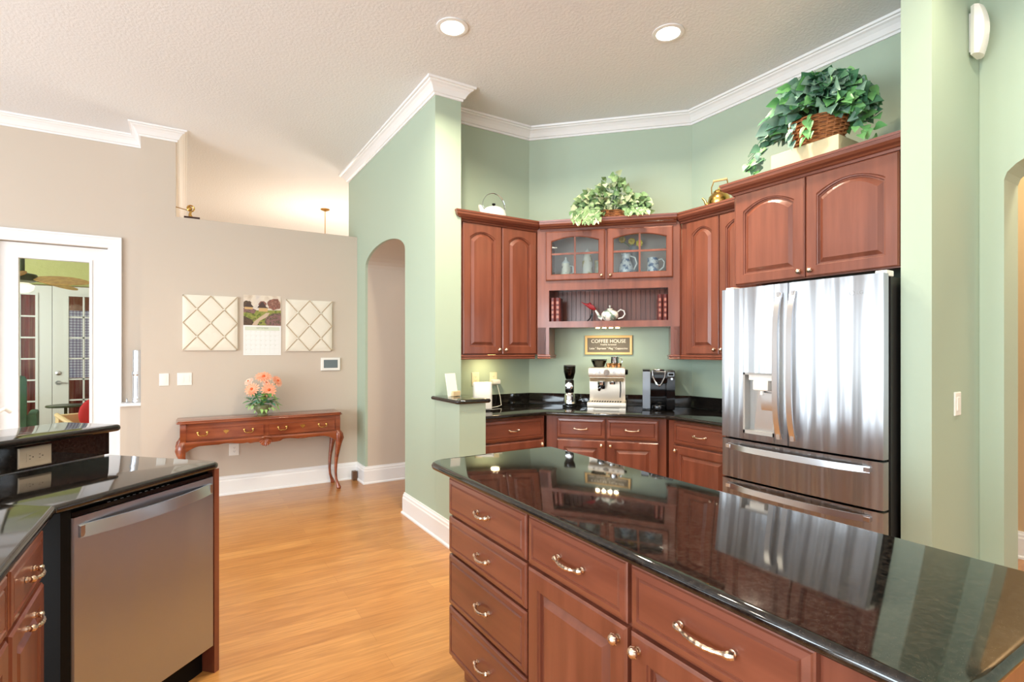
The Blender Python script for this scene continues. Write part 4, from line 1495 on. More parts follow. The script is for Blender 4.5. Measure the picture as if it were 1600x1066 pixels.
# pod coffee maker
r = thing('pod_coffee_maker', 'black single-cup coffee maker with grey side water tank, right on counter', 'coffee maker', (3.345, 3.070, 0.9155), AP)
b = B()
b.box(-0.065, 0.125, 0.01, 0.14, 0.0, 0.315, bev=0.012)
b.box(0.060, 0.125, -0.10, 0.14, 0.0, 0.325, bev=0.012)
b.box(-0.062, 0.065, -0.105, 0.06, 0.215, 0.320, bev=0.014)
b.obj('housing', M_BLACKG, r, True)
b = B()
b.box(-0.128, -0.068, -0.06, 0.13, 0.004, 0.315, bev=0.010)
tk = b.obj('water_tank', mat('blue_grey_tank', (128, 138, 152), 0.15, coat=0.4), r, True)
B().box(-0.129, -0.067, -0.062, 0.131, 0.316, 0.328, bev=0.005).obj('tank_lid', M_BLACKG, tk, True)
b = B()
b.slab(roundc([(-0.055, -0.13), (0.058, -0.13), (0.058, 0.01), (-0.055, 0.01)], {0: 0.05, 1: 0.05}, 8), 0.0, 0.038, 0.005, 3)
b.obj('drip_tray', M_BLACKG, r, True)
b = B()
b.tube([(-0.052, -0.100, 0.322), (-0.046, -0.112, 0.27), (-0.020, -0.122, 0.215), (0.0, -0.125, 0.20), (0.020, -0.122, 0.215), (0.046, -0.112, 0.27), (0.052, -0.100, 0.322)], [0.005, 0.007, 0.009, 0.012, 0.009, 0.007, 0.005], 10)
b.obj('lift_handle', M_CHROME, r, True)
b = B()
b.slab([(q * 0.0 + 0.046 * math.cos(a), -0.05 + 0.046 * math.sin(a)) for q in (0,) for a in [2 * PI * k / 20 for k in range(20)]], 0.320, 0.332, 0.005, 3)
b.obj('pod_lid', M_CHROME, r, True)
B().box(0.068, 0.118, -0.1025, -0.10, 0.276, 0.306).obj('display', mat('display_blue_grey', (150, 160, 172), 0.2), r)
B().box(0.074, 0.112, -0.1035, -0.1025, 0.282, 0.300).obj('display_window', M_BLACK, r)
b = B(); b.tube([(0.100, -0.10, 0.255), (0.100, -0.105, 0.255)], [0.010, 0.009], 14)
b.obj('button', M_CHROME, r, True)

# chalkboard sign on the diagonal wall
wa = math.atan2(3.02 - 4.04, 3.70 - 2.70)
t = 0.722
sx_, sy_ = 2.70 + math.cos(wa) * t - math.sin(wa) * -0.002, 4.04 + math.sin(wa) * t + math.cos(wa) * -0.002
r = thing('coffee_sign', 'framed chalkboard coffee house sign on the green wall above the machines', 'sign', (sx_, sy_, 1.449), wa)
w, h = 0.208, 0.086
b = B()
def ringr(y, i): return [(x, y, z) for x, z in ((-w + i, -h + i), (w - i, -h + i), (w - i, h - i), (-w + i, h - i))]
b.rings([ringr(0, 0), ringr(-0.014, 0), ringr(-0.018, 0.004), ringr(-0.014, 0.022), ringr(-0.006, 0.022)], False, False)
b.obj('frame', mat('pale_oak_frame', (222, 184, 122), 0.5), r)
B().box(-w + 0.02, w - 0.02, -0.007, -0.002, -h + 0.02, h - 0.02).obj('chalkboard', mat('chalkboard_grey', (112, 104, 92), 0.8), r)
M_CHALK = mat('chalk_white', (246, 240, 224), 0.8, emit=0.0)
text_mesh('lettering', 'COFFEE HOUSE', 0.044, M_CHALK, r, (0, -0.0072, 0.034), extrude=0.0006, sx=1.0)
text_mesh('lettering', 'freshly brewed', 0.019, M_CHALK, r, (0, -0.0072, 0.004), extrude=0.0006, sx=1.2)
text_mesh('lettering', 'Latte \u00b0 Espresso \u00b0 Mug \u00b0 Cappuccino', 0.026, M_CHALK, r, (0, -0.0072, -0.030), extrude=0.0006, sx=0.86)

# ------------------------------------------------------------ inside the display cabinet (unit frame)
def dc(t, dpth):
    return (2.56 + math.cos(ua) * t - math.sin(ua) * dpth, 3.70 + math.sin(ua) * t + math.cos(ua) * dpth)

M_LEATH = mat('maroon_leather', (92, 34, 30), 0.35)
M_GOLDL = mat('pale_spine_band', (160, 104, 90), 0.35)
M_PAGES = mat('book_pages', (226, 214, 190), 0.8)
def book(t, d, label, hh=0.205, th=0.036, dep=0.14):
    x, y = dc(t, d)
    r = thing('book', label, 'book', (x, y, 1.6455), ua, 'maroon leather books on the open shelf')
    b = B()
    b.rings([[(-th / 2, dep, z), (-th / 2, 0.004, z), (-th / 4, -0.003, z), (th / 4, -0.003, z), (th / 2, 0.004, z), (th / 2, dep, z), (th / 2 - 0.003, dep, z), (th / 2 - 0.003, 0.006, z), (-th / 2 + 0.003, 0.006, z), (-th / 2 + 0.003, dep, z)] for z in (0, hh)])
    for q in range(5):
        z = 0.022 + q * (hh - 0.044) / 4
        b.rings([[(-th / 2 - 0.001, 0.006, z_), (-th / 4, -0.006, z_), (th / 4, -0.006, z_), (th / 2 + 0.001, 0.006, z_)] for z_ in (z - 0.003, z + 0.003)])
    b.obj('cover', M_LEATH, r)
    B().box(-th / 2 + 0.003, th / 2 - 0.003, 0.007, dep - 0.004, 0.004, hh - 0.004).obj('pages', M_PAGES, r)
    b = B()
    for q in range(4):
        z = 0.022 + (q + 0.5) * (hh - 0.044) / 4
        b.box(-th / 4, th / 4, -0.0036, -0.0032, z - 0.012, z + 0.012)
    b.obj('spine_panels', M_GOLDL, r)
    return r
book(0.124, 0.035, 'leftmost maroon leather book at the left end of the open shelf')
book(0.168, 0.030, 'thick maroon leather book second from the left end of open shelf', th=0.044)
book(1.008, 0.035, 'maroon leather book second from the right end of open shelf', 0.215, 0.034)
book(1.050, 0.035, 'rightmost maroon leather book against the right end of open shelf', 0.215, 0.034)

M_BLUEP = mat('blue_pattern_porcelain', (238, 240, 240), 0.12, color2=(96, 122, 160), nscale=26, p0=0.50, p1=0.62, coat=0.5)
M_LEAFP = mat('leaf_pattern_porcelain', (244, 242, 230), 0.12, color2=(110, 136, 122), nscale=20, p0=0.52, p1=0.60, coat=0.5)
x, y = dc(0.60, 0.15)
r = thing('patterned_teapot', 'white porcelain teapot with leaf pattern on the open shelf', 'teapot', (x, y, 1.6455), ua)
B().lathe([(0.001, 0), (0.034, 0), (0.036, 0.006), (0.060, 0.022), (0.074, 0.048), (0.072, 0.072), (0.056, 0.092), (0.030, 0.103), (0.001, 0.105)], (0, 0), 28).obj('body', M_LEAFP, r, True)
b = B(); b.lathe([(0.001, 0.101), (0.034, 0.103), (0.028, 0.112), (0.008, 0.119), (0.006, 0.126), (0.010, 0.134), (0.006, 0.142), (0.001, 0.143)], (0, 0), 20)
b.obj('lid', M_LEAFP, r, True)
B().tube([(-0.062, 0, 0.030), (-0.088, 0, 0.040), (-0.100, 0, 0.066), (-0.118, 0, 0.096), (-0.124, 0, 0.098)], [0.020, 0.015, 0.011, 0.009, 0.008], 12).obj('spout', M_LEAFP, r, True)
B().tube([(0.062, 0, 0.082), (0.090, 0, 0.104), (0.118, 0, 0.092), (0.126, 0, 0.064), (0.106, 0, 0.036), (0.068, 0, 0.026)], 0.0065, 10).obj('handle', M_PORC, r, True)
x, y = dc(0.44, 0.16)
r = thing('red_bird_ornament', 'red bird ornament perched on a curved black stand beside the teapot', 'ornament', (x, y, 1.6455), ua)
M_RED = mat('cardinal_red', (176, 40, 44), 0.5)
b = B()
b.tube([(-0.085, 0, 0.175), (-0.055, 0, 0.158), (-0.030, 0, 0.148), (0.0, 0, 0.132), (0.028, 0, 0.115), (0.040, 0, 0.108)], [0.003, 0.006, 0.016, 0.022, 0.014, 0.003], 10)
b.ball((-0.012, -0.0, 0.155), 0.015, 10)
b.obj('bird', M_RED, r, True)
b = B()
b.prism([(-0.020, 0.16), (0.025, 0.14), (0.035, 0.118), (0.0, 0.128)], -0.024, -0.018, 'y')
b.obj('wing', M_RED, r)
b = B()
b.tube([(0.005, 0, 0.115), (0.006, 0, 0.075), (-0.008, 0, 0.035), (-0.040, 0, 0.003)], [0.005, 0.007, 0.006, 0.005], 8)
b.tube([(0.005, 0, 0.115), (0.012, 0, 0.06), (0.005, 0, 0.003)], [0.005, 0.006, 0.006], 8)
b.slab([(-0.045, -0.02), (0.015, -0.02), (0.015, 0.02), (-0.045, 0.02)], 0.0, 0.004, 0.001, 1)
b.obj('stand', M_BLACKG, r, True)

ZS = 2.0345
x, y = dc(0.225, 0.13)
r = thing('figural_stein', 'small white stein with pointed lid behind the left glass door', 'stein', (x, y, ZS), ua)
M_STEIN = mat('stein_glaze', (238, 228, 206), 0.25, color2=(110, 112, 100), nscale=22, p0=0.55, p1=0.66)
B().lathe([(0.001, 0), (0.048, 0), (0.050, 0.010), (0.040, 0.05), (0.036, 0.10), (0.038, 0.12), (0.001, 0.12)], (0, 0), 20).obj('body', M_STEIN, r, True)
B().lathe([(0.038, 0.121), (0.034, 0.13), (0.018, 0.145), (0.008, 0.16), (0.010, 0.17), (0.001, 0.18)], (0, 0), 20).obj('lid', M_PORC, r, True)
B().tube([(0.036, 0, 0.10), (0.062, 0, 0.095), (0.064, 0, 0.04), (0.042, 0, 0.03)], 0.005, 8).obj('handle', M_PORC, r, True)
x, y = dc(0.41, 0.15)
r = thing('figural_stein', 'tall white and gold stein behind the left glass door, beside gilt card', 'stein', (x, y, ZS), ua)
M_STEIN2 = mat('stein_glaze_gold', (240, 232, 216), 0.25, color2=(196, 170, 96), nscale=16, p0=0.5, p1=0.62)
B().lathe([(0.001, 0), (0.046, 0), (0.048, 0.012), (0.042, 0.06), (0.046, 0.12), (0.034, 0.17), (0.030, 0.20), (0.001, 0.20)], (0, 0), 20).obj('body', M_STEIN2, r, True)
B().lathe([(0.032, 0.201), (0.028, 0.215), (0.012, 0.235), (0.001, 0.25)], (0, 0), 20).obj('lid', M_PORC, r, True)
x, y = dc(0.505, 0.20)
r = thing('gilt_card', 'upright gilt-edged picture card behind the left glass door', 'card', (x, y, ZS), ua)
B().box(-0.038, 0.038, 0.0, 0.006, 0, 0.15).obj('frame', mat('gilt_edge', (214, 178, 110), 0.4), r)
B().box(-0.030, 0.030, -0.001, 0.0005, 0.008, 0.142).obj('picture', mat('card_picture', (222, 206, 180), 0.5, color2=(150, 160, 110), nscale=18), r)
x, y = dc(0.735, 0.14)
r = thing('blue_white_pitcher', 'blue and white porcelain pitcher behind the right glass door', 'pitcher', (x, y, ZS), ua)
B().lathe([(0.001, 0), (0.050, 0), (0.060, 0.012), (0.066, 0.04), (0.056, 0.085), (0.036, 0.13), (0.034, 0.16), (0.042, 0.185), (0.038, 0.185), (0.030, 0.16), (0.001, 0.15)], (0, 0), 24).obj('body', M_BLUEP, r, True)
B().tube([(0.034, 0, 0.165), (0.075, 0, 0.150), (0.090, 0, 0.10), (0.062, 0, 0.045)], 0.007, 10).obj('handle', M_PORC, r, True)
x, y = dc(0.955, 0.12)
r = thing('patterned_mug', 'white mug with blue flowers and loop handle behind the right glass door', 'mug', (x, y, ZS), ua)
B().lathe([(0.001, 0), (0.048, 0), (0.050, 0.006), (0.048, 0.07), (0.043, 0.13), (0.044, 0.138), (0.040, 0.138), (0.044, 0.02), (0.001, 0.01)], (0, 0), 24).obj('body', M_BLUEP, r, True)
B().tube([(0.042, 0, 0.120), (0.072, 0, 0.128), (0.092, 0, 0.100), (0.086, 0, 0.060), (0.050, 0, 0.030)], 0.007, 10).obj('handle', M_PORC, r, True)
x, y = dc(0.80, 0.235)
r = thing('yellow_flower_vase', 'grey vase of yellow flowers at the back behind the right glass door', 'flowers', (x, y, ZS), ua)
B().lathe([(0.001, 0), (0.040, 0), (0.042, 0.24), (0.040, 0.26), (0.036, 0.26), (0.036, 0.02), (0.001, 0.01)], (0, 0), 16).obj('vase', mat('grey_vase', (150, 152, 158), 0.3), r, True)
M_YEL = mat('yellow_petals', (240, 206, 50), 0.6)
for cx, cz in ((-0.10, 0.325), (0.045, 0.285), (-0.02, 0.305)):
    b = B()
    for k in range(7):
        a = 2 * PI * k / 7
        b.ball((cx + 0.018 * math.cos(a), -0.015, cz + 0.018 * math.sin(a)), 0.013, 8, sy=0.5)
    b.ball((cx, -0.02, cz), 0.010, 8)
    f = b.obj('flower', M_YEL, r, True)
    B().tube([(cx, -0.01, cz - 0.01), (cx * 0.5, 0, cz - 0.05), (0, 0, 0.22)], 0.003, 6).obj('stem', LM[2], f)

# ------------------------------------------------------------ on top of the cabinets
ZT = 2.4855
r = thing('white_kettle', 'white tea kettle with arched silver handle on top of the left wall cabinet', 'kettle', (2.215, 3.85, ZT), 0)
b = B()
b.lathe([(0.001, 0), (0.095, 0), (0.108, 0.02), (0.110, 0.05), (0.098, 0.09), (0.072, 0.115), (0.045, 0.124), (0.001, 0.127)], (0, 0), 32)
b.obj('body', M_PORC, r, True)
B().tube([(-0.085, 0, 0.045), (-0.115, 0, 0.075), (-0.132, 0, 0.112), (-0.130, 0, 0.122)], [0.034, 0.024, 0.017, 0.015], 14).obj('spout', M_PORC, r, True)
b = B()
b.tube([(-0.088, 0, 0.100)] + [(0.0 - 0.108 * math.cos(a), 0, 0.125 + 0.115 * math.sin(a)) for a in [PI * k / 14 for k in range(15)]] + [(0.100, 0, 0.085)], [0.004] * 6 + [0.006] * 5 + [0.009] * 6, 10, squash=(1.2, 0.7))
b.obj('handle', M_CHROME, r, True)
B().lathe([(0.001, 0.126), (0.010, 0.128), (0.008, 0.138), (0.016, 0.144), (0.014, 0.154), (0.001, 0.157)], (0, 0), 16).obj('lid_knob', M_BLACK, r, True)

r = thing('brass_kettle', 'small brass kettle with upright handle beside the cabinet above the refrigerator', 'kettle', (3.50, 2.600, ZT), math.radians(-70))
b = B()
b.lathe([(0.001, 0.012), (0.045, 0.012), (0.070, 0.030), (0.082, 0.065), (0.076, 0.10), (0.052, 0.125), (0.042, 0.130), (0.042, 0.140), (0.001, 0.142)], (0, 0), 28)
b.obj('body', M_BRASS, r, True)
B().lathe([(0.001, 0.141), (0.038, 0.142), (0.030, 0.152), (0.006, 0.158), (0.009, 0.170), (0.001, 0.178)], (0, 0), 20).obj('lid', M_BRASS, r, True)
B().tube([(-0.070, 0, 0.045), (-0.098, 0, 0.060), (-0.108, 0, 0.090), (-0.128, 0, 0.112)], [0.018, 0.013, 0.010, 0.007], 12).obj('spout', M_BRASS, r, True)
hn = B().tube([(-0.055, 0, 0.120), (-0.058, 0, 0.18), (-0.040, 0, 0.225)], 0.0045, 8).obj('handle_upright', M_BRASS, r, True)
B().tube([(0.055, 0, 0.120), (0.068, 0, 0.17), (0.058, 0, 0.225)], 0.0045, 8).obj('handle_upright', M_BRASS, r, True)
B().tube([(-0.044, 0, 0.228), (0.06, 0, 0.228)], 0.009, 10).obj('grip', mat('brass_wood_grip', (206, 168, 112), 0.4), hn, True)
for q in (0,):
    B().lathe([(0.001, 0), (0.05, 0), (0.05, 0.006), (0.04, 0.012), (0.001, 0.012)], (0, 0), 20).obj('foot', M_BRASS, r, True)

# ivy in a low basket above the display cabinet
def weave(b, rx, ry, z0, z1, flare, rows=10, posts=20, tr=0.005, amp=0.005):
    for k in range(rows):
        t = k / (rows - 1)
        z = z0 + (z1 - z0) * t
        f = 1 + flare * t
        seg = posts * 4
        pts = []
        for i in range(seg):
            a = 2 * PI * i / seg
            o = amp * math.sin(a * posts / 2 + (k % 2) * PI)
            pts.append(((rx * f + o) * math.cos(a), (ry * f + o) * math.sin(a), z + 0.002 * math.sin(3 * a + k)))
        b.tube(pts + [pts[0]], tr, 5, cap=False)
    for i in range(posts):
        a = 2 * PI * i / posts
        b.tube([(rx * math.cos(a), ry * math.sin(a), z0), (rx * (1 + flare) * math.cos(a), ry * (1 + flare) * math.sin(a), z1)], tr * 0.8, 5)

M_WICK = mat('brown_wicker', (150, 92, 52), 0.5, color2=(196, 132, 82), nscale=30)
x, y = 3.075, 3.335
IV = thing('potted_ivy', 'bushy variegated ivy in a low wicker basket above the glass-door cabinet', 'plant', (x, y, ZT), ua)
b = B()
weave(b, 0.13, 0.07, 0.006, 0.085, 0.15, 9, 18, 0.0045, 0.004)
b.lathe([(0.001, 0.004), (0.125, 0.004), (0.14, 0.07), (0.001, 0.07)], (0, 0), 24, sx=1, sy=0.55)
b.obj('basket', M_WICK, IV, True)
random.seed(21)
b = B()
for k in range(520):
    u = rnd(-1, 1)
    w_ = 0.30
    top = 0.10 + 0.24 * (1 - abs(u) ** 1.8) + 0.04 * math.sin(u * 7 + 1)
    x = u * w_ + 0.0
    z = rnd(0.04, 1) ** 0.8 * top
    y = rnd(-0.18, 0.06) * (1 - abs(u) * 0.3)
    if abs(u) < 0.35 and z < 0.10 and y < -0.05 and u > -0.1: continue
    b.mi = random.choice([0, 1, 1, 2, 0, 2])
    dx = u * 1.2 + rnd(-0.6, 0.6)
    leaf(b, (x, y, z), (dx, -0.9 + rnd(-0.5, 0.8), rnd(-0.9, 0.5)), (rnd(-.7, .7), -1, rnd(-.6, .9)), rnd(0.040, 0.062), 0.85)
for k in range(26):                      # strands spilling over the crown
    u = random.choice([rnd(-0.30, -0.10), rnd(-0.30, -0.12), rnd(0.10, 0.30)])
    n_ = 5 if u < 0 else 3
    for q in range(n_):
        b.mi = random.choice([0, 1, 2, 2])
        drop = (0.07 if u < 0 else 0.03)
        leaf(b, (u + rnd(-.02, .02), -0.24 - 0.008 * q, 0.05 - drop * q / n_ * 1.6), (rnd(-.5, .5), -0.6, -0.8), (0, -0.5, 1), rnd(0.034, 0.052), 0.75)
b.obj('foliage', LV, IV, True)
b = B()
for k in range(40):
    u = rnd(-1, 1)
    b.tube([(0, 0, 0.07), (u * 0.14, rnd(-0.10, 0.03), 0.13 + 0.08 * (1 - abs(u))), (u * 0.28, rnd(-0.16, 0.03), 0.08 + 0.22 * (1 - abs(u)))], 0.0018, 4)
b.obj('vines', LM[0], IV)

# basket of ivy above the refrigerator, on a tan box
ZB = 2.4855
B().box(-0.20, 0.20, -0.12, 0.12, 0, 0.135, bev=0.004).obj('storage_box', mat('tan_box', (206, 196, 158), 0.6), None, label='pale tan box on the cabinet above the refrigerator, under the wicker basket', category='box', loc=(3.24, 1.74, ZB)).rotation_euler = (0, 0, RM)
BK = thing('ivy_basket', 'handled wicker basket overflowing with dark green ivy above the refrigerator', 'plant', (3.25, 1.72, ZB + 0.1355), RM)
b = B()
weave(b, 0.125, 0.10, 0.006, 0.155, 0.38, 15, 22, 0.0055, 0.006)
b.lathe([(0.001, 0.004), (0.118, 0.004), (0.155, 0.14), (0.001, 0.14)], (0, 0), 24, sx=1, sy=0.8)
b.obj('basket', M_WICK, BK, True)
b = B()
N = 30
for s in range(3):
    pts = []
    for k in range(N + 1):
        a = PI * k / N
        tw = a * 9 + s * 2 * PI / 3
        rr = 0.185 + 0.008 * math.cos(tw)
        pts.append((-rr * math.cos(a), 0.008 * math.sin(tw), 0.14 + (0.31 + 0.008 * math.cos(tw)) * math.sin(a)))
    b.tube(pts, 0.007, 6)
b.obj('handle', M_WICK, BK, True)
random.seed(5)
b = B()
for k in range(760):
    a = rnd(0, 2 * PI)
    v_ = random.random()
    R = 0.265
    # dome
    el = rnd(0, PI / 2)
    rad = rnd(0.55, 1.0)
    x = R * rad * math.cos(a) * math.cos(el) * 1.12 - 0.0
    y = 0.20 * rad * math.sin(a) * math.cos(el)
    z = 0.14 + 0.29 * rad * math.sin(el)
    if abs(x) < 0.12 and y < -0.06 and z < 0.19: continue
    b.mi = random.choice([0, 0, 1, 1, 1, 2])
    leaf(b, (x, y - 0.02, z), (math.cos(a) + rnd(-.4, .4), math.sin(a) - 0.5, rnd(-1.3, 0.1)), (0.4 + rnd(-.7, .7), -0.9, 0.1 + rnd(-.7, .9)), rnd(0.060, 0.10), 0.95)
for k in range(110):                     # trailing strands
    s = random.choice([-1, 1, 1])
    t = random.random()
    if s < 0:
        x, z = -0.19 - 0.18 * t, 0.14 - 0.14 * t + 0.05 * math.sin(6 * t)
        y = rnd(-0.16, -0.04)
    else:
        x, z = 0.16 + 0.14 * t, 0.24 - 0.34 * t * random.random()
        y = rnd(-0.16, 0.06)
    b.mi = random.choice([0, 2, 2, 1])
    leaf(b, (x, y, max(z, -0.06 if abs(x) > 0.24 else 0.03)), (s * 0.6 + rnd(-.4, .4), rnd(-.9, 0), rnd(-.9, .1)), (rnd(-.3, .7), -0.9, rnd(-.4, .6)), rnd(0.045, 0.07), 0.9)
for cx in (-0.07, 0.03):                 # leaves hanging in front of the basket
    for k in range(7):
        b.mi = 1 if cx < 0 else 2
        leaf(b, (cx + rnd(-.02, .02), -0.165, 0.15 - 0.02 * k), (rnd(-.6, .6), -0.4, -0.9), (0, -0.6, 1), rnd(0.045, 0.07), 0.72)
b.obj('foliage', LM, BK, True)
b = B()
for k in range(46):
    a = rnd(0, 2 * PI)
    b.tube([(0, 0, 0.14), (0.14 * math.cos(a), 0.10 * math.sin(a), 0.26), (0.25 * math.cos(a), 0.17 * math.sin(a), rnd(0.12, 0.36))], 0.0024, 4)
for k in range(6):
    b.tube([(-0.15, -0.08, 0.16), (-0.27, -0.10, 0.12 + rnd(-.03, .05)), (-0.40, -0.10, 0.0 + rnd(-.02, .06))], 0.002, 4)
b.obj('vines', LM[0], BK)
# ------------------------------------------------------------ ledge ornament, sill things, sensor
r = thing('brass_ornament', 'small brass figure with a long thin rod on dark base, on the plant ledge', 'ornament', (0.050, 5.90, 2.6455), 0)
B().prism([(-0.055, -0.04), (0.075, -0.04), (0.075, 0.04), (-0.055, 0.04)], 0, 0.030, 'z').obj('base', mat('dark_walnut', (58, 26, 16), 0.3), r)
b = B()
N = 18
b.tube([(0.0 + 0.028 * math.cos(2 * PI * k / N), 0, 0.115 + 0.028 * math.sin(2 * PI * k / N)) for k in range(N)], 0.007, 8, closed=True)
b.ball((-0.008, 0, 0.112), 0.022, 12, sy=0.6)
b.tube([(0, 0, 0.03), (-0.006, 0, 0.06), (0.004, 0, 0.09)], [0.020, 0.012, 0.009], 10)
b.obj('figure', M_BRASS, r, True)
b = B()
b.tube([(0.0, 0, 0.090), (-0.115, 0, 0.112)], 0.004, 8)
b.tube([(-0.115, 0, 0.112), (-0.118, 0, 0.113)], [0.004, 0.014], 10)
b.obj('rod', M_BRASS, r, True)

r = thing('chrome_canister', 'tall chrome cylinder standing on the white sill beside the glass door', 'canister', (-0.375, 6.055, 0.9155), 0)
b = B()
b.lathe([(0.001, 0), (0.044, 0), (0.046, 0.01), (0.043, 0.02), (0.040, 0.06), (0.040, 0.25), (0.001, 0.25)], (0, 0), 24)
b.obj('lower_tube', M_CHROME, r, True)
B().lathe([(0.044, 0.25), (0.046, 0.255), (0.046, 0.285), (0.044, 0.29), (0.001, 0.29)], (0, 0), 24).obj('collar', M_CHROME, r, True)
B().lathe([(0.038, 0.29), (0.038, 0.485), (0.034, 0.490), (0.001, 0.49)], (0, 0), 24).obj('upper_tube', M_CHROME, r, True)
r = thing('tiny_silver_trinket', 'tiny silver trinket on the white sill left of the chrome cylinder', 'trinket', (-0.455, 6.04, 0.9155), 0)
b = B()
b.lathe([(0.001, 0), (0.026, 0), (0.028, 0.006), (0.008, 0.010), (0.005, 0.03), (0.010, 0.036), (0.001, 0.044)], (0, 0), 16)
b.obj('figure', M_CHROME, r, True)

r = thing('motion_sensor', 'white curved sensor box high on the green wall in the top right corner', 'sensor', (3.47, 1.0625, 3.045), 0)
b = B()
pts = [(0.0, 0.0)]
b.rings([[(x, y, z) for x, y in ((-0.020, 0.0), (-0.020, -0.012), (0.020, -0.012), (0.020, 0.0))] for z in (-0.10, 0.10)])
b.obj('mount', M_WHITEP, r)
b = B()
rs = []
for k in range(13):
    t = -1 + 2 * k / 12
    d = 0.052 + 0.026 * (1 - t * t)
    rs.append([(-0.042, -0.013, 0.125 * t), (-0.052, -0.030, 0.125 * t), (-0.036, -d * 0.85, 0.125 * t), (0.0, -d, 0.125 * t), (0.036, -d * 0.85, 0.125 * t), (0.052, -0.030, 0.125 * t), (0.042, -0.013, 0.125 * t)])
b.rings(rs)
b.obj('cover', M_WHITEP, r, True)

# bar stool with scrolled back beyond the bar, cut off by the frame
r = thing('bar_stool', 'grey padded bar stool with white scrolled rail, at the left edge behind bar', 'stool', (-0.7435, 3.207, 0), math.radians(45))
for sx in (-1, 1):
    for sy in (-1, 1):
        B().tube([(0.20 * sx, 0.20 * sy, 0), (0.15 * sx, 0.15 * sy, 0.66)], 0.012, 8).obj('leg', M_WHITEP, r, True)
B().slab(roundc([(-0.19, -0.19), (0.19, -0.19), (0.19, 0.19), (-0.19, 0.19)], {0: 0.08, 1: 0.08, 2: 0.08, 3: 0.08}), 0.661, 0.72, 0.025, 4).obj('seat', mat('purple_grey_cushion', (120, 116, 150), 0.8), r, True)
b = B()
for s in (-1, 1):
    b.tube([(0.17 * s, 0.15, 0.70), (0.18 * s, 0.18, 0.90), (0.15 * s, 0.20, 1.06), (0.17 * s, 0.205, 1.10), (0.20 * s, 0.205, 1.115), (0.225 * s, 0.205, 1.095)], 0.009, 8)
b.tube([(-0.16, 0.20, 1.08), (0, 0.21, 1.13), (0.16, 0.20, 1.08)], 0.009, 8)
b.obj('back_frame', M_WHITEP, r, True)
B().ball((0, 0.20, 1.02), 0.155, 16, sx=1, sy=0.12, sz=0.6).obj('back_pad', mat('purple_grey_cushion_2', (120, 116, 150), 0.8), r, True)

# ------------------------------------------------------------ sunroom beyond the glass door
b = B()
b.box(-3.5, -0.20, 10.12, 10.2, 2.36, ZC)
b.box(-3.5, -2.50, 10.12, 10.2, 0, 2.36)
b.box(-0.79, -0.20, 10.12, 10.2, 0, 2.36)
struct(b, 'wall_sunroom', M_LIME)
struct(B().box(-3.6, -3.5, 6.3, 12, 0, ZC), 'wall_sunroom_left', M_LIME)
struct(B().box(-3.5, -0.21, 6.31, 12.0, 3.10, 3.18), 'ceiling_sunroom', M_CEIL)
M_DOORP = mat('pale_grey_green_door_paint', (214, 220, 214), 0.35)
def fdoor(name, x0, x1, gx0, gx1):
    b = B()
    y0, y1 = 10.02, 10.065
    z0, z1 = 0.30, 2.20
    b.box(x0, gx0, y0, y1, 0, 2.34); b.box(gx1, x1, y0, y1, 0, 2.34)
    b.box(gx0, gx1, y0, y1, z1, 2.34); b.box(gx0, gx1, y0, y1, 0, z0)
    for k in (1, 2):
        x = gx0 + (gx1 - gx0) * k / 3
        b.box(x - 0.011, x + 0.011, y0 + 0.004, y1 - 0.004, z0, z1)
    for k in range(1, 6):
        z = z1 - 0.306 * k
        b.box(gx0, gx1, y0 + 0.004, y1 - 0.004, z - 0.011, z + 0.011)
    for a0, a1, c0, c1 in ((gx0 - 0.03, gx0, z0 - .03, z1 + .03), (gx1, gx1 + 0.03, z0 - .03, z1 + .03), (gx0, gx1, z1, z1 + .03), (gx0, gx1, z0 - .03, z0)):
        b.box(a0, a1, y0 - 0.012, y0, c0, c1)
    d = struct(b, name, M_DOORP)
    B().box(gx0, gx1, 10.040, 10.044, z0, z1).obj('door_glass', M_GLASS, d)
    return d
fdoor('door_2', -2.495, -1.637, -2.33, -1.816)
d3 = fdoor('door_3', -1.631, -0.795, -1.447, -0.935)
b = B()
b.tube([(-1.565, 10.018, 1.07), (-1.565, 10.008, 1.07), (-1.565, 10.0, 1.07)], [0.034, 0.032, 0.018], 14)
b.tube([(-1.565, 10.018, 0.93), (-1.565, 10.010, 0.93)], [0.034, 0.03], 14)
b.tube([(-1.565, 9.985, 0.93), (-1.52, 9.980, 0.932), (-1.46, 9.98, 0.922)], [0.013, 0.010, 0.008], 10)
b.obj('door_handle', M_STEEL_H, d3, True)
# curtains behind the far doors
M_CURT = mat('red_striped_curtain', (186, 48, 44), 0.8, scale=(30, 1, 0.6), nscale=1.0, color2=(222, 146, 116), p0=0.4, p1=0.62)
struct(B().box(-2.9, -0.25, 11.9, 12.0, 0, 2.62), 'wall_sunroom_far', M_LIME)
def curtain(label, x0, x1, y):
    b = B()
    N = int((x1 - x0) / 0.018)
    top, bot = [], []
    rs = []
    for k in range(N + 1):
        x = x0 + (x1 - x0) * k / N
        yy = y + 0.028 * math.sin(k * 1.15) + 0.01 * math.sin(k * 0.5)
        rs.append([(x, yy, 0.02), (x, yy, 2.45), (x, yy + 0.004, 2.45), (x, yy + 0.004, 0.02)])
    b.rings(rs)
    return b.obj('curtain', M_CURT, None, True, 0, label=label, category='curtain', group='red curtains behind the far doors')
curtain('red pleated curtain behind the left far glass door', -2.55, -1.72, 10.55)
curtain('red pleated curtain behind the right far glass door, around the plaid sheer', -1.62, -0.70, 10.60)
m = mat('glowing_plaid_sheer', (226, 224, 236), 0.8, emit=0.35, emit_color=(232, 232, 244))  # faint emission stands in for daylight behind the cloth
nt = m.node_tree
tc = nt.nodes.new('ShaderNodeTexCoord')
mx = None
prev = None
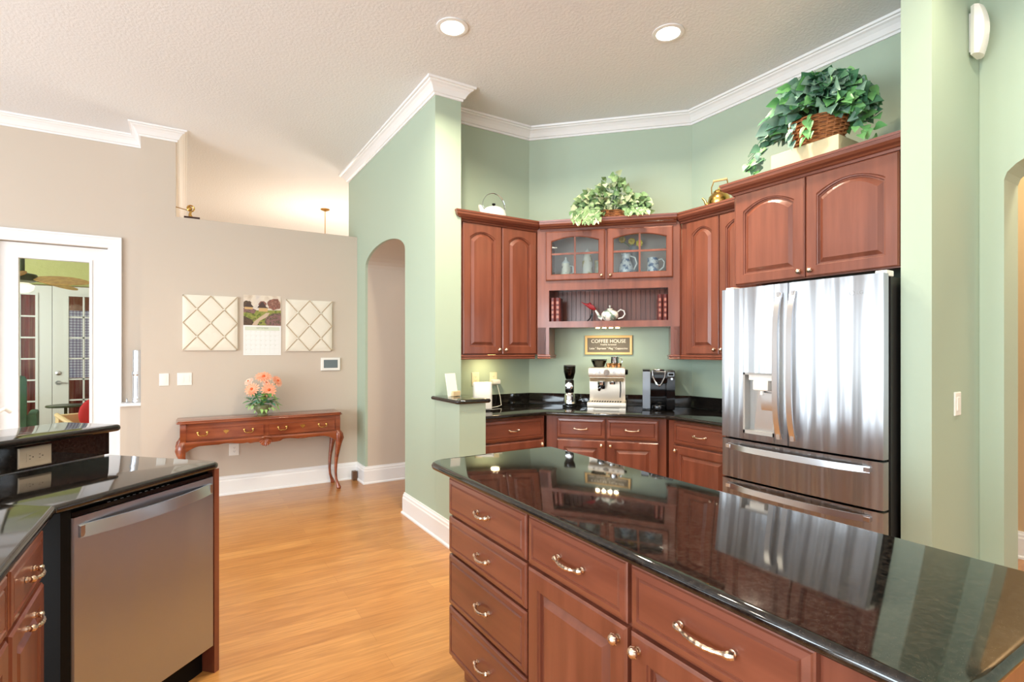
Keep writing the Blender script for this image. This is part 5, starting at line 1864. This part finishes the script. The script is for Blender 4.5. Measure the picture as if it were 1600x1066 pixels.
for ax, sc in (('X', 60), ('Z', 60)):
    w = nt.nodes.new('ShaderNodeTexWave'); w.bands_direction = ax; w.inputs['Scale'].default_value = 7.5
    w.inputs['Distortion'].default_value = 0
    nt.links.new(tc.outputs['Object'], w.inputs['Vector'])
    r_ = nt.nodes.new('ShaderNodeValToRGB')
    r_.color_ramp.elements[0].position = 0.30; r_.color_ramp.elements[0].color = lin((186, 178, 196))
    r_.color_ramp.elements[1].position = 0.55; r_.color_ramp.elements[1].color = lin((244, 242, 246))
    nt.links.new(w.outputs['Fac'], r_.inputs[0])
    if prev is None: prev = r_
    else:
        mm = nt.nodes.new('ShaderNodeMixRGB'); mm.blend_type = 'MULTIPLY'; mm.inputs[0].default_value = 1
        nt.links.new(prev.outputs[0], mm.inputs[1]); nt.links.new(r_.outputs[0], mm.inputs[2])
        nt.links.new(mm.outputs[0], nt.nodes['Principled BSDF'].inputs['Base Color'])
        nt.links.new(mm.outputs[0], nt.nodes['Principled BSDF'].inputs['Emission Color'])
b = B()
rs = []
for k in range(31):
    x = -1.60 + 0.34 * k / 30
    yy = 10.50 + 0.008 * math.sin(k * 1.3)
    rs.append([(x, yy, 0.98), (x, yy, 2.02), (x, yy + 0.002, 2.02), (x, yy + 0.002, 0.98)])
b.rings(rs)
b.obj('sheer_panel', m, None, True, 0, label='softly self-glowing lilac plaid sheer hanging behind the right far glass door', category='curtain')

# ceiling fan
r = thing('ceiling_fan', 'tropical ceiling fan with amber leaf-shaped blades seen through the glass door', 'fan', (-1.62, 8.30, 0), 0)
M_DGREEN = mat('verdigris_metal', (54, 66, 34), 0.35, 0.4)
B().lathe([(0.001, 3.099), (0.07, 3.099), (0.06, 3.06), (0.022, 3.04), (0.022, 2.33), (0.06, 2.315), (0.13, 2.30), (0.14, 2.28), (0.125, 2.22), (0.07, 2.20), (0.001, 2.20)], (0, 0), 24).obj('motor_housing', M_DGREEN, r, True)
b = B(); b.lathe([(0.001, 2.08), (0.06, 2.09), (0.10, 2.12), (0.11, 2.17), (0.06, 2.198), (0.001, 2.198)], (0, 0), 24)
b.obj('light_bowl', mat('lit_bowl', (255, 244, 215), 0.4, emit=1.3, emit_color=(255, 240, 205)), r, True)
M_BLADE = mat('amber_leaf_blade', (206, 170, 84), 0.5, scale=(1, 1, 1), nscale=18, color2=(170, 130, 56))
for k in range(5):
    a = math.radians(-20 + 72 * k)
    ca, sa = math.cos(a), math.sin(a)
    b = B()
    N = 14
    up, dn = [], []
    for q in range(N + 1):
        t = q / N
        w_ = 0.115 * math.sin(PI * min(1, t * 0.93 + 0.07)) ** 0.6 + 0.004
        u = 0.14 + 0.56 * t
        zc = 2.255 - 0.05 * t
        up.append((u, w_, zc + 0.055 * w_ / 0.115)); dn.append((u, -w_, zc - 0.055 * w_ / 0.115))
    rs = [[(ca * p[0] - sa * p[1], sa * p[0] + ca * p[1], p[2] + o) for p in up + dn[::-1]] for o in (0, 0.006)]
    b.rings(rs)
    bl = b.obj('blade', M_BLADE, r)
    b = B()
    b.tube([(ca * 0.08, sa * 0.08, 2.25), (ca * 0.16, sa * 0.16, 2.24), (ca * 0.30, sa * 0.30, 2.232), (ca * 0.68, sa * 0.68, 2.20)], [0.012, 0.010, 0.006, 0.003], 6)
    b.obj('blade_bracket', M_DGREEN, bl, True)

# green armchair, red chair with cushion, in the sunroom
M_GCH = mat('dark_green_upholstery', (58, 104, 74), 0.8, color2=(42, 80, 56), nscale=12)
r = thing('armchair', 'dark green high-backed armchair seen through the glass door', 'chair', (-1.93, 8.35, 0), math.radians(8))
b = B(); b.box(-0.33, 0.33, -0.02, 0.12, 0.10, 1.10, bev=0.05); b.obj('backrest', M_GCH, r, True)
b = B(); b.box(-0.33, 0.33, 0.13, 0.70, 0.15, 0.45, bev=0.04); b.obj('seat', M_GCH, r, True)
for s in (-1, 1):
    b = B(); b.box(s * 0.33, s * 0.42, 0.0, 0.68, 0.12, 0.64, bev=0.03); b.obj('armrest', M_GCH, r, True)
for sx in (-1, 1):
    for sy in (0.04, 0.62):
        B().tube([(0.28 * sx, sy, 0.0), (0.28 * sx, sy, 0.13)], [0.02, 0.025], 8).obj('leg', M_DGREEN, r, True)
M_REDC = mat('red_cushion_fabric', (196, 30, 36), 0.7)
r = thing('wicker_chair', 'wicker chair with a pale curved arm seen low through the glass door', 'chair', (-0.86, 7.85, 0), math.radians(30))
M_CANE = mat('pale_cane', (212, 190, 140), 0.6)
b = B(); b.box(-0.30, 0.30, -0.28, 0.28, 0.32, 0.42, bev=0.03); b.obj('seat', M_CANE, r, True)
b = B(); b.box(-0.30, 0.30, 0.22, 0.30, 0.42, 0.66, bev=0.03); b.obj('backrest', M_CANE, r, True)
for s in (-1, 1):
    B().tube([(0.30 * s, -0.26, 0.40), (0.32 * s, -0.27, 0.54), (0.32 * s, -0.05, 0.60), (0.31 * s, 0.24, 0.66)], 0.025, 8).obj('arm', M_CANE, r, True)
    for y in (-0.24, 0.24):
        B().tube([(0.26 * s, y, 0.0), (0.27 * s, y, 0.34)], 0.02, 8).obj('leg', M_CANE, r, True)
o = B().ball((0, 0, 0), 0.22, 20, sx=1, sy=0.34, sz=0.95).obj('throw_pillow', M_REDC, None, True, loc=(-0.86, 7.90, 0.635), label='bright red pillow leaning in the wicker chair', category='pillow')
o.rotation_euler = (math.radians(-12), math.radians(28), math.radians(30))
r = thing('side_table', 'small dark metal side table before the far doors in the sunroom', 'table', (-1.33, 9.0, 0), 0)
B().lathe([(0.001, 0.66), (0.20, 0.66), (0.21, 0.67), (0.20, 0.685), (0.001, 0.685)], (0, 0), 24).obj('tabletop', M_DGREEN, r, True)
b = B()
b.lathe([(0.001, 0), (0.14, 0), (0.13, 0.015), (0.02, 0.03), (0.018, 0.66), (0.001, 0.66)], (0, 0), 16)
b.obj('pedestal', M_DGREEN, r, True)
